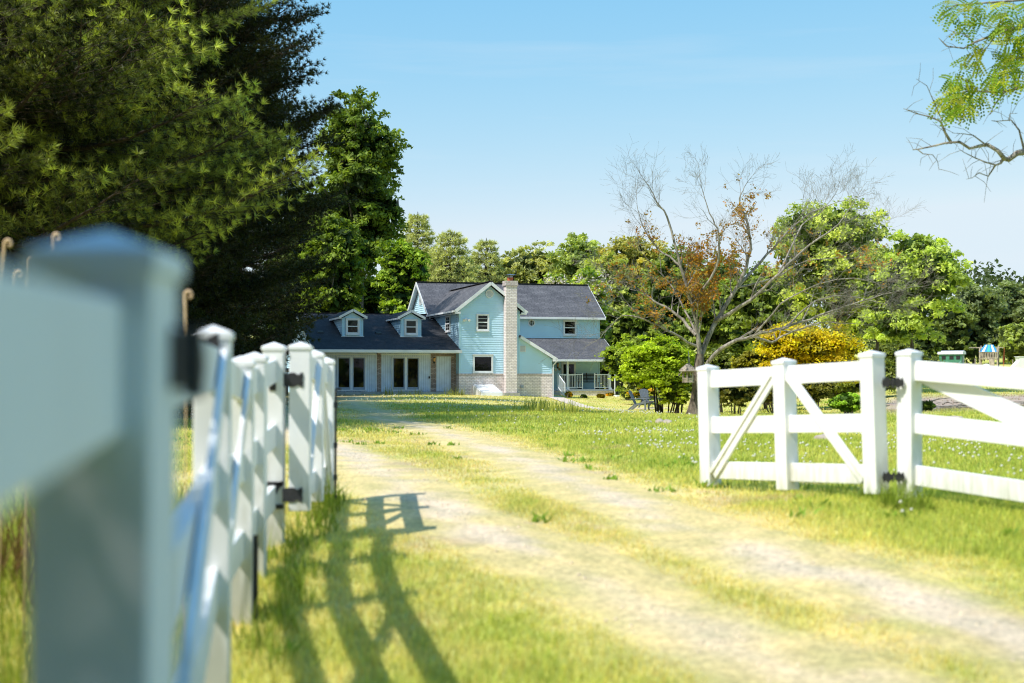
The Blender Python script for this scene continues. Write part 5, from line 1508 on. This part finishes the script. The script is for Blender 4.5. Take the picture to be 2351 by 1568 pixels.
main = [
    ([(1606, 830, 0), (1600, 770, -.1), (1588, 700, -.2), (1562, 610, -.4), (1535, 510, -.4), (1512, 470, -.5), (1488, 425, -.5)], .105, .010, .72),
    ([(1606, 820, .1), (1640, 740, .3), (1692, 660, .4), (1722, 570, .5), (1712, 500, .4), (1696, 465, .3), (1708, 430, .3)], .11, .010, .75),
    ([(1640, 740, .3), (1720, 690, -.3), (1790, 625, -.7), (1860, 560, -.8), (1925, 515, -.9), (1955, 470, -.9)], .085, .010, .8),
    ([(1608, 860, 0), (1655, 800, -.5), (1730, 772, -.8), (1800, 752, -1.0), (1880, 725, -1.1), (1980, 690, -1.2), (2060, 668, -1.2)], .10, .010, .9),
    ([(1730, 772, -.8), (1770, 785, -.6), (1810, 765, -.5), (1880, 742, -.4), (1950, 742, -.4)], .06, .008, .7),
    ([(1600, 770, -.1), (1555, 725, .3), (1500, 690, .5), (1450, 655, .6), (1405, 640, .6)], .075, .009, .9),
    ([(1604, 800, 0), (1545, 765, -.5), (1480, 735, -.8), (1430, 725, -.9), (1385, 765, -.9)], .06, .008, .8),
    ([(1692, 660, .4), (1760, 585, .9), (1815, 525, 1.2), (1880, 480, 1.3), (1955, 455, 1.3)], .065, .008, .8),
    ([(1588, 700, -.2), (1640, 620, -.7), (1650, 540, -.9), (1630, 490, -.9), (1610, 430, -.9)], .065, .008, .75),
    ([(1730, 772, -.8), (1790, 700, -1.3), (1860, 660, -1.6), (1940, 640, -1.7), (2010, 650, -1.7)], .045, .007, 1.0),
    ([(1692, 660, .4), (1770, 640, .9), (1850, 600, 1.3), (1930, 590, 1.5), (1990, 560, 1.5)], .045, .007, 1.0),
    ([(1790, 625, -.7), (1840, 520, -.2), (1885, 485, .1), (1920, 440, .1)], .04, .006, .7),
    ([(1800, 752, -1.0), (1870, 690, -.6), (1950, 680, -.5), (2030, 700, -.5)], .04, .006, .9),
    ([(1600, 770, -.1), (1560, 690, .8), (1530, 640, 1.1), (1490, 600, 1.2)], .05, .007, .9),
    ([(1562, 610, -.4), (1510, 570, .1), (1475, 520, .3), (1462, 470, .3)], .045, .007, .8),
]
mb = MB()
mb.tube([BP(1590, 965), BP(1592, 948), BP(1594, 930), BP(1597, 905), BP(1599, 880), BP(1601, 855), BP(1605, 835), BP(1606, 812)], [.27, .215, .165, .13, .125, .13, .15, .11], 12, cap=False)
for k in range(6):
    a = k * PI / 3 + .3; q = BP(1592, 940); mb.tube([q, q + Vector((math.cos(a) * .16, math.sin(a) * .16, -.12)), q + Vector((math.cos(a) * .34, math.sin(a) * .34, -.30))], [.10, .085, .04], 6)
mb.build('trunk', M['bark'], bt, smooth=True, normals=False)
mb = MB()
for pts, r0, r1, ln in main:
    P = [BP(*q) for q in pts]
    # smooth the polyline
    S = []
    for i in range(len(P) - 1):
        a, b_, c_, d_ = P[max(i - 1, 0)], P[i], P[i + 1], P[min(i + 2, len(P) - 1)]
        for j in range(4):
            t = j / 4; S.append(.5 * ((2 * b_) + (c_ - a) * t + (2 * a - 5 * b_ + 4 * c_ - d_) * t * t + (3 * b_ - a - 3 * c_ + d_) * t ** 3) + Vector((random.gauss(0, .015), random.gauss(0, .015), random.gauss(0, .015))))
    S.append(P[-1]); m = len(S)
    r0 *= .78; R_ = [r0 + (r1 - r0) * (i / (m - 1)) ** .8 for i in range(m)]
    mb.tube(S, R_, 8, cap=False)
    for i in range(4, m):
        if random.random() < (.68 if S[i].z < 5.2 else .60):
            d = (S[min(i + 1, m - 1)] - S[i - 1]).normalized(); ax = Vector((random.gauss(0, 1), random.gauss(0, 1), random.gauss(0, 1))).cross(d).normalized()
            nd_ = (Matrix.Rotation(random.uniform(.5, 1.1), 3, ax) @ d + Vector((0, 0, .18))).normalized()
            grow(S[i], nd_, ln * random.uniform(.7, 1.35), R_[i] * .5, 1)
    grow(S[-1], (S[-1] - S[-3]).normalized(), ln, R_[-1], 1)
mb.build('limbs', M['barkpale'], bt, smooth=True, normals=False)
b3 = MB()
for pts, rr, n in twigs: b3.tube(pts, rr, n, cap=False)
b3.build('twigs', M['barkpale'], bt, normals=False)
LPT = np.array([tuple(q) for q in leafpts])
wx = CX + (LPT[:, 0] + tb0.x) / (LPT[:, 1] + tb0.y) * F_PX; wy = HORIZON - (LPT[:, 2] + tb0.z - CAM_Z) / (LPT[:, 1] + tb0.y) * F_PX
prob = np.exp(-((wx - 1585) / 105) ** 2 - ((wy - 630) / 75) ** 2) * .95 + .22 * np.exp(-((wx - 1720) / 45) ** 2 - ((wy - 480) / 45) ** 2) + .07 * np.exp(-((wx - 1900) / 120) ** 2 - ((wy - 590) / 50) ** 2)
prob *= fbm(LPT[:, 0] * 1.3, LPT[:, 2] * 1.3, 61) ** 2 * 1.5
sel = LPT[RNG.random(len(LPT)) < prob]
idx = np.repeat(np.arange(len(sel)), 8); P = sel[idx] + RNG.normal(size=(len(idx), 3)) * .06
mx = RNG.random((len(P), 1)); cc = np.array([.55, .22, .03]) * mx + np.array([.34, .26, .04]) * (1 - mx)
V, F, Cc = leaf_cloud(P, rand_unit(len(P)), .046 * (.7 + .6 * RNG.random(len(P))), cc * (.6 + .7 * RNG.random((len(P), 1))), .3, .5)
link('leaves', np_mesh('leaves', V, F, Cc), M['leaf'], bt)

# --- hanging bird feeder
fp = at(1579, 878, 41.0)
bf = empty('bird_feeder', fp, (0, 0, math.radians(14)), 'weathered wooden gazebo bird feeder hanging beside the bare trunk', 'bird feeder')
def hexp(r, z, n=6): return [(r * math.cos(2 * PI * k / n), r * math.sin(2 * PI * k / n), z) for k in range(n)]
MB().prism([(a, b_) for a, b_, _ in hexp(.185, 0)], lambda a, b_, t: (a, b_, t), 0, .025).prism([(a, b_) for a, b_, _ in hexp(.165, 0)], lambda a, b_, t: (a, b_, t), .026, .075).build('floor', M['woodgrey'], bf)
mb = MB()
for x, y, z in hexp(.155, 0): mb.bar((x, y, .076), (x, y, .34), .035, .03, up=(y, -x, 0))
mb.build('posts', M['woodgrey'], bf)
mb = MB()
for k in range(6):
    a, b_ = hexp(.158, .11)[k], hexp(.158, .11)[(k + 1) % 6]; mb.bar(a, b_, .05, .012); a, b_ = hexp(.158, .31)[k], hexp(.158, .31)[(k + 1) % 6]; mb.bar(a, b_, .05, .012)
mb.build('side_rail', M['woodgrey'], bf)
e, m_, t_ = hexp(.275, .335), hexp(.15, .45), hexp(.03, .54)
mb = MB().add(e + m_ + t_ + hexp(.27, .315), [(k, (k + 1) % 6, 6 + (k + 1) % 6, 6 + k) for k in range(6)] + [(6 + k, 6 + (k + 1) % 6, 12 + (k + 1) % 6, 12 + k) for k in range(6)] + [tuple(12 + k for k in range(6))] + [(18 + (k + 1) % 6, 18 + k, k, (k + 1) % 6) for k in range(6)] + [tuple(18 + k for k in reversed(range(6)))])
for k in range(6): mb.tube([tuple(e[k]), tuple(m_[k]), tuple(t_[k])], .012, 5)
mb.build('roof', M['woodgrey'], bf)
MB().tube([(.0, 0, .53), (.02, .0, .9)], .007, 5).tube([(.05, -.1, .02), (.03, -.08, .5), (.02, 0, .9)], .005, 4).build('hanger', M['steel'], bf)
MB().tube([(-.16, -.05, .33), (-.26, -.09, .27), (-.33, -.1, .21)], .010, 5).tube([(-.15, -.05, .17), (-.22, -.07, .165), (-.34, -.1, .20)], .009, 5).build('perch', M['woodgrey'], bf)

# --- locust reaching in from the upper right
YL = 20.0; LK = YL / 13
lb0 = Vector((11.4, 21.8, zg1(11.4, 21.8)))
lt = empty('locust_tree', lb0, (0, 0, 0), 'feathery-leaved locust branches and one dead limb reaching in at the upper right', 'tree')
def LPt(zx, zy, dy=0): return at((2480 + zx / 3.015) * .8157, zy / 3.015 * .8157, YL + dy * LK) - lb0
fork = Vector((-.4, -.1, 5.0))
dead = [([(1500, 1120, .6), (1340, 1240, .3), (1209, 1285), (1150, 1300), (1090, 1350), (1030, 1350), (960, 1290), (900, 1225), (830, 1240), (745, 1262), (640, 1215), (540, 1215), (430, 1240), (310, 1265), (270, 1268)], .040, .004),
        ([(610, 1205), (540, 1130), (500, 1030), (400, 995), (290, 965), (190, 920)], .015, .003), ([(500, 1030), (512, 960), (440, 840), (370, 740), (280, 680)], .008, .002),
        ([(1030, 1350), (1000, 1390), (950, 1410), (880, 1380), (800, 1330), (700, 1290), (650, 1260)], .016, .002), ([(960, 1405), (920, 1490), (830, 1465), (770, 1510), (720, 1520)], .010, .002),
        ([(870, 1220), (780, 1145), (690, 1132), (600, 1130)], .009, .002), ([(1209, 1260), (1160, 1110), (1090, 1025), (1000, 1018), (920, 1030)], .012, .002), ([(310, 1265), (355, 1305), (430, 1315), (490, 1360), (495, 1440)], .007, .002), ([(1090, 1025), (1100, 960), (1160, 958)], .005, .002)]
live = [([(1500, 110, .4), (1300, 190, .2), (1110, 240), (980, 290), (800, 355), (700, 410), (560, 385), (490, 320)], .024, .003), ([(800, 355), (700, 300), (570, 250)], .008, .002),
        ([(1500, 660, .5), (1300, 720, .2), (1180, 745), (1040, 780), (850, 785), (740, 770), (640, 800), (560, 880)], .020, .003), ([(1040, 780), (960, 890), (915, 950), (930, 970)], .010, .002),
        ([(1500, -60, .4), (1300, 0, .2), (1000, 10), (800, 20), (620, 50), (560, 90)], .018, .003), ([(1400, 420, .3), (1209, 480), (1060, 510), (940, 560)], .012, .003), ([(1110, 240), (1050, 420), (1040, 620), (1040, 780)], .008, .003),
        ([(720, 660), (780, 740), (800, 785)], .006, .003), ([(980, 290), (900, 400), (800, 470), (730, 470)], .007, .002)]
mb = MB()
mb.tube([(0, 0, -.3), (-.05, 0, 1.5), fork], [.20, .16, .13], 10, cap=False)
for end in (LPt(1500, 1120, .6), LPt(1500, 110, .4), LPt(1500, 660, .5), LPt(1500, -60, .4), LPt(1400, 420, .3)):
    mb.tube(limb_path(fork if end.z < 5 else fork + Vector((0, 0, 0)), end, .05, 6, .04), [.13, .11, .09, .08, .07, .065, .055], 7, cap=False)
mb.build('trunk', M['bark'], lt, smooth=True, normals=False)
mb = MB()
for pts, r0, r1 in dead + live:
    if pts is live[0][0]: mb.build('dead_limb', M['barkpale'], lt, smooth=True, normals=False); mb = MB()
    P = [LPt(*q) + Vector((0, random.gauss(0, .06), 0)) for q in pts]; m = len(P)
    r0 *= LK; r1 *= LK; mb.tube(P, [r0 + (r1 - r0) * (i / (m - 1)) ** .7 for i in range(m)], 6, cap=False)
    for i in range(2, m):
        for _ in range(2):
            d = Vector((random.gauss(0, 1), random.gauss(0, .6), random.gauss(0, 1))).normalized() * random.uniform(.10, .40); q = P[i].lerp(P[i - 1], random.random())
            mb.tube([q, q + d * .5 + Vector((0, 0, .02)), q + d + Vector((random.gauss(0, .03), 0, random.gauss(0, .03)))], [.0045, .0035, .0022], 3, cap=False)
mb.build('branches', M['barkpale'], lt, smooth=True, normals=False)
fr = []
zones = [(900, 120, 330, 130, 60), (1130, 330, 120, 170, 34), (1110, 590, 150, 150, 46), (680, 690, 110, 110, 30), (640, 850, 150, 90, 44), (820, 470, 90, 60, 12), (800, 790, 110, 40, 10), (1010, 690, 100, 60, 12), (600, 60, 90, 60, 10), (1330, 300, 120, 300, 60)]
Vs, Fs, Cs, k0 = [], [], [], 0
for (zx, zy, rx, ry, cnt) in zones:
    for _ in range(int(cnt * 1.5)):
        a = random.random() * 2 * PI; r = math.sqrt(random.random()); p = LPt(zx + rx * r * math.cos(a), zy + ry * r * math.sin(a), random.gauss(0, .25))
        d = Vector((random.gauss(-.35, .6), random.gauss(0, .5), random.gauss(-.35, .5))).normalized(); L = random.uniform(.18, .31)
        s = d.cross(Vector((random.gauss(0, .4), random.gauss(-.6, .4), random.gauss(.8, .3)))).normalized(); nrm = s.cross(d)
        c = np.array([.20, .32, .02]) if random.random() < .6 else np.array([.42, .46, .03])
        c = c * random.uniform(.6, 1.2)
        for q in range(7):
            t = .15 + .85 * q / 6; o_ = p + d * L * t - Vector((0, 0, .25 * L * t * t))
            for sd in (-1, 1):
                dr = (s * sd + d * .35).normalized(); l = .052 * (1 - .35 * abs(t - .5)); w = .019; pw = dr.cross(nrm).normalized() * w
                b0 = o_ + dr * .004
                Vs += [tuple(b0), tuple(b0 + dr * l * .5 + pw), tuple(b0 + dr * l), tuple(b0 + dr * l * .5 - pw)]; Fs.append((k0, k0 + 1, k0 + 2, k0 + 3)); k0 += 4; Cs += [c * random.uniform(.85, 1.15)] * 4
link('foliage', np_mesh('foliage', np.array(Vs), np.array(Fs), np.array(Cs)), M['leaf'], lt)

# --- dried fern fronds behind the near post
for (px, py, Y, lb) in [(14, 560, 6.2, 'curled dry fern frond left of the nearest post, tallest of the clump'), (64, 600, 6.4, 'curled dry fern frond close against the nearest post'), (125, 545, 6.6, 'dry frond tip peeping over the top of the nearest post'),
                        (428, 678, 6.0, 'single curled dry frond right of the nearest post'), (38, 628, 6.8, 'short dry frond low in the clump left of the nearest post')]:
    tip = at(px, py, Y); x = tip.x - random.uniform(.0, .12); b = Vector((x, Y, zg1(x, Y)))
    e = empty('dry_fern', b, (0, 0, 0), lb, 'plant', 'curled dry fern fronds by the nearest post')
    t = tip - b; pts = [Vector((0, 0, -.05)), Vector((t.x * .2, .02, t.z * .4)), Vector((t.x * .6, .01, t.z * .85))]
    cu = [];
    for k in range(9):
        a = PI * .9 - k * .55; r = .020 * (1 - k / 13); cu.append(t + Vector((.012 + r * math.cos(a), 0, r * math.sin(a))))
    MB().tube(pts + cu, [.003, .0028, .0026] + [.006 + .0025 * math.sin(k) for k in range(9)], 6).build('stem', M['fern'], e, smooth=True, normals=False)
# brown grass clump outside the near fence
p = Vector((-2.05, 6.9, 0))
V, F, Cc = join([tuft(-2.3 + RNG.normal() * .25, 7.6 + RNG.normal() * .3, 90, .25, .5, (.20, .12, .04), .010, .9) for k in range(7)])
o = link('dry_grass', np_mesh('dry_grass', V, F, Cc), M['grass']); tag(o, 'withered brown grass clump outside the near left fence', 'grass', kind='stuff')

# --- stones
def stone(px, py, w, h, label, g='field stones in the lawn'):
    p = ground_hit(px, py); bm = bmesh.new(); bmesh.ops.create_icosphere(bm, subdivisions=3, radius=1)
    sd = random.random() * 50
    for v in bm.verts:
        n = float(fbm(np.array([v.co.x * 1.4 + sd]), np.array([v.co.y * 1.4 + v.co.z * 1.1]), 3)[0]); v.co *= .75 + .5 * n; v.co.x *= w; v.co.y *= w * .8; v.co.z *= h
    me = bpy.data.meshes.new('field_stone'); bm.to_mesh(me); bm.free(); me.polygons.foreach_set('use_smooth', np.ones(len(me.polygons), bool))
    tag(link('field_stone', me, M['rock'], None, p + Vector((0, 0, h * .25))), label, 'stone', g)
stone(1531, 975, .12, .09, 'largest rounded stone in the grass before the bare tree'); stone(1514, 972, .10, .075, 'stone left of the largest one in the grass'); stone(1489, 971, .09, .045, 'small low stone at the left of the row in the grass'); stone(1892, 1012, .16, .08, 'brown stone in the lawn seen through the gate')
p = on_ground(1497, 71.5); tag(MB().prism([(-.8, -.5), (.9, -.6), (1.1, .5), (-.9, .6)], lambda a, b_, t: (a, b_, t), -.05, .04).build('stone_slab', M['pathstone'], None, loc=p), 'pale paving slab beside the adirondack chairs', 'paving slab')
p = on_ground(1509, 48); e = tag(MB().tube([(0, 0, -.1), (.01, 0, .25), (0, 0, .40)], [.06, .055, .05], 8).build('garden_post', M['woodgrey'], None, loc=p, smooth=False), 'short weathered log post under the lime maple', 'post')

# --- far right field: green trailer, play tower, posts, white skip, brush
pg = on_ground((2540 + 835 / 6.03) * .8157, 150)
gs = empty('garden_shed', pg, (0, 0, math.radians(-28)), 'small green shed with rounded white roof at the far field edge', 'shed'); gs.scale = (1.15, 1.15, 1.1)
MB().box((-1.0, -.7, .0), (1.0, .7, 1.25)).build('body', M['greenpaint'], gs, bevel=.03)
MB().prism([(-.85, 1.251), (-.80, 1.42), (-.5, 1.55), (0, 1.60), (.5, 1.55), (.80, 1.42), (.85, 1.251)], lambda a, z, t: (t, a, z), -1.12, 1.12).build('roof', M['whitewrap'], gs)
for x in (-.6, .1, .7): MB().box((x - .18, -.72, .75), (x + .18, -.701, 1.1)).build('window', M['black'], gs)
MB().box((1.001, -.3, .02), (1.02, .3, 1.1)).build('door', M['greyframe'], gs)
p2 = on_ground((2540 + 850 / 6.03) * .8157, 147)
og = empty('garden_cart', p2, (0, 0, .3), 'low orange garden cart before the green shed', 'cart')
MB().box((-.7, -.3, .28), (.5, .3, .50)).build('tray', M['orangepaint'], og, bevel=.02); MB().tube([(.5, 0, .35), (1.0, 0, .7)], .03, 6).build('handle', M['steel'], og)
for s in (-1, 1): MB().tube([(-.3, s * .31, .2), (-.3, s * .38, .2)], .2, 12).build('wheel', M['tyre'], og)
pp = on_ground((2540 + 1490 / 6.03) * .8157, 150)
ps = empty('play_tower', pp, (0, 0, math.radians(-24)), 'wooden play tower with blue and white striped canopy in the far field', 'play tower'); ps.scale = (1.35, 1.35, 1.08)
for x, y, h in ((-.75, -.55, 1.95), (.55, -.55, 1.95), (-.75, .55, 2.15), (.55, .55, 2.15)): MB().box((x - .05, y - .05, -.1), (x + .05, y + .05, h)).build('post', M['woodgrey'], ps)
MB().box((-.82, -.6, .78), (.62, .6, .86)).build('deck', M['woodgrey'], ps)
mb = MB().box((-.8, -.58, 1.42), (.6, -.54, 1.50)).box((-.8, -.58, .88), (.6, -.54, .95)).box((.56, -.58, 1.42), (.60, .58, 1.50))
for k in range(11): mb.box((-.70 + .12 * k, -.575, .951), (-.63 + .12 * k, -.555, 1.419))
for k in range(8): mb.box((.575, -.45 + .12 * k, .90), (.595, -.38 + .12 * k, 1.419))
mb.build('railing', M['woodgrey'], ps)
MB().box((-1.6, -.04, 1.90), (.95, .04, 1.99)).build('top_beam', M['woodgrey'], ps)
ns = 7; L0, L1 = -.80, .60
for k in range(ns):
    a, b_ = L0 + (L1 - L0) * k / ns, L0 + (L1 - L0) * (k + 1) / ns; ta, tb_ = -.42 + (.84 - .2) * k / ns, -.42 + (.84 - .2) * (k + 1) / ns
    MB().add([(a, -.62, 1.52), (b_, -.62, 1.52), (tb_, 0, 2.22), (ta, 0, 2.22), (b_, .62, 1.52), (a, .62, 1.52)], [(0, 1, 2, 3), (3, 2, 4, 5)]).build('canopy_stripe', M[['canvasblue', 'canvaswhite', 'canvasblue', 'canvasgreen'][k % 4]], ps, normals=False)
MB().box((-.05, -.66, .0), (.35, -.60, .8)).build('ladder', M['woodgrey'], ps)
p = on_ground((2540 + 1420 / 6.03) * .8157, 146.5)
e = empty('water_tank', p, (0, 0, 0), 'white rounded tub on the ground under the play tower', 'tub'); MB().tube([(0, 0, 0), (0, 0, .2), (0, 0, .36), (0, 0, .42)], [.36, .36, .28, .1], 16).build('shell', M['whitewrap'], e, smooth=True)
for zx, hh, Y, lb in [(1230, .95, 148, 'wooden fence post left of the play tower'), (1868, .85, 149, 'wooden fence post right of the play tower')]:
    tag(MB().tube([(0, 0, -.1), (0, 0, hh)], .055, 7).build('fence_post', M['woodgrey'], None, loc=on_ground((2540 + zx / 6.03) * .8157, Y)), lb, 'post', 'wooden posts in the far field')
tag(MB().tube([(0, 0, -.1), (.04, 0, 1.2), (.08, 0, 2.1)], [.035, .03, .02], 6).build('rusty_pole', M['clay'], None, loc=on_ground((2540 + 1712 / 6.03) * .8157, 149)), 'thin rusty pole between the play tower and the right post', 'pole')
p = on_ground((2540 + 2010 / 6.03) * .8157, 147)
e = empty('concrete_ramp', p, (0, 0, 0), 'white block wall with sloping side at the far right edge', 'ramp'); MB().prism([(-1.0, 0), (-.35, .75), (-.42, 1.12), (1.6, 1.12), (1.6, 0)], lambda a, z, t: (a, t, z), -.6, .6).build('block', M['whitewrap'], e); MB().box((-.52, -.66, 1.121), (1.6, .66, 1.17)).build('coping', M['whitewrap'], e)
p = on_ground((2540 + 1160 / 6.03) * .8157, 147)
e = empty('timber_pile', p, (0, 0, 0), 'heap of weathered boards left of the play tower', 'timber pile')
for k in range(9):
    a = random.uniform(-.8, .8); MB().bar((-.8 + random.uniform(-.2, .2), random.uniform(-.3, .3), .08 + .05 * k), (.7 + random.uniform(-.3, .3), random.uniform(-.3, .3), .12 + .06 * k * abs(a)), .12, .04).build('board', M['woodgrey'], e)
p = ground_hit(2332, 882); e = empty('tree_stump', p, (0, 0, 0), 'small grey stump in the field at the right', 'stump'); MB().tube([(0, 0, -.05), (0, 0, .12), (.02, 0, .30)], [.30, .22, .19], 9).build('stump', M['bark'], e)
# brush heap of cut limbs
bp_ = ground_hit(2235, 935)
e = empty('brush_pile', bp_, (0, 0, 0), 'heap of cut pale limbs lying on bare earth behind the right fence', 'brush pile')
mb = MB()
for k in range(46):
    x0 = random.uniform(-2.6, 3.0); y0 = random.uniform(-2.5, 2.5); a = random.gauss(.35, .5); L = random.uniform(.7, 2.6); r = random.uniform(.008, .04)
    z0 = zg1(bp_.x + x0, bp_.y + y0) - bp_.z
    q = Vector((x0, y0, z0 + .05)); pts = [q]
    for i in range(4):
        a += random.gauss(0, .25); q = q + Vector((math.cos(a) * L / 4, random.gauss(0, .1), -math.sin(a) * .05 * L + random.gauss(.02, .03))); q.z = max(q.z, zg1(bp_.x + q.x, bp_.y + q.y) - bp_.z + .03); pts.append(q.copy())
    mb.tube(pts, [r * (1 - .17 * i) for i in range(5)], 5)
mb.build('branches', M['barkpale'], e, smooth=True, normals=False)
stone(2190, 962, .22, .06, 'flat grey stone at the edge of the brush heap', 'field stones in the lawn')
# maple limb hanging low beside the post
lw = ground_hit(2120, 960)
b = on_ground(2085, 63)

# ------------------------------------------------------------------ light, sky, camera
AZ, EL = math.radians(36), math.radians(52)          # shadows run right and away
sd = Vector((math.cos(EL) * math.cos(AZ), math.cos(EL) * math.sin(AZ), -math.sin(EL)))
sun = bpy.data.lights.new('sun', 'SUN'); sun.energy = 5.0; sun.angle = math.radians(.53); sun.color = (1.0, .955, .875)
so = bpy.data.objects.new('sun', sun); C.objects.link(so); so.location = (-20, -10, 30); so.rotation_euler = sd.to_track_quat('-Z', 'Y').to_euler()
w = bpy.data.worlds.new('World'); bpy.context.scene.world = w; w.use_nodes = True
nt = w.node_tree; nt.nodes.clear()
sky = nt.nodes.new('ShaderNodeTexSky'); sky.sky_type = 'NISHITA'; sky.sun_disc = False; sky.sun_elevation = EL
sky.sun_rotation = math.atan2(-sd.x, -sd.y); sky.altitude = 200; sky.air_density = 1.0; sky.dust_density = .9; sky.ozone_density = 1.6
tcw = nt.nodes.new('ShaderNodeTexCoord'); mpw = nt.nodes.new('ShaderNodeMapping'); mpw.inputs['Scale'].default_value = (2.0, 2.0, 26); mpw.inputs['Rotation'].default_value = (.10, .06, 0)
nzw = nt.nodes.new('ShaderNodeTexNoise'); nzw.inputs['Scale'].default_value = 1.6; nzw.inputs['Detail'].default_value = 7; nzw.inputs['Roughness'].default_value = .55
nt.links.new(tcw.outputs['Generated'], mpw.inputs[0]); nt.links.new(mpw.outputs[0], nzw.inputs['Vector'])
wisp = ramp(nt, nzw.outputs['Fac'], [(.52, (0, 0, 0)), (.78, (.22, .22, .22))])
bg = nt.nodes.new('ShaderNodeBackground'); bg.inputs['Strength'].default_value = .15
sep = nt.nodes.new('ShaderNodeSeparateColor'); cmb = nt.nodes.new('ShaderNodeCombineColor'); nt.links.new(sky.outputs[0], sep.inputs[0])
for k, (a, g, top) in enumerate(((.115, 1.41, .74), (.323, .60, .865), (.727, .15, .955))):
    nt.links.new(math_n(nt, 'MINIMUM', math_n(nt, 'MULTIPLY', math_n(nt, 'POWER', sep.outputs[k], g), a / .15), top / .15), cmb.inputs[k])
tint = mixc(nt, wisp, cmb.outputs[0], (5.6, 5.95, 6.3))
wo = nt.nodes.new('ShaderNodeOutputWorld')
nt.links.new(tint, bg.inputs[0]); nt.links.new(bg.outputs[0], wo.inputs[0])

cam = bpy.data.cameras.new('camera'); co = bpy.data.objects.new('camera', cam); C.objects.link(co)
cam.sensor_fit = 'HORIZONTAL'; cam.sensor_width = 36; cam.lens = F_PX / 2350.0 * 36
co.location = (0, 0, CAM_Z); co.rotation_euler = (PI / 2 + PITCH, 0, 0)
cam.clip_start = .05; cam.clip_end = 5000
cam.dof.use_dof = True; cam.dof.focus_distance = 76; cam.dof.aperture_fstop = 2.0; cam.dof.aperture_blades = 9
sc = bpy.context.scene; sc.camera = co
sc.view_settings.view_transform = 'Standard'; sc.view_settings.look = 'None'; sc.view_settings.exposure = 0; sc.view_settings.gamma = 1
sc.render.engine = 'CYCLES'; sc.cycles.max_bounces = 8; sc.cycles.transparent_max_bounces = 8; sc.cycles.diffuse_bounces = 3; sc.cycles.glossy_bounces = 3; sc.cycles.transmission_bounces = 4
sc.cycles.use_denoising = True; sc.cycles.denoising_prefilter = 'ACCURATE'; sc.cycles.denoising_input_passes = 'RGB_ALBEDO_NORMAL'; sc.cycles.sample_clamp_indirect = 4; sc.cycles.filter_width = 1.1
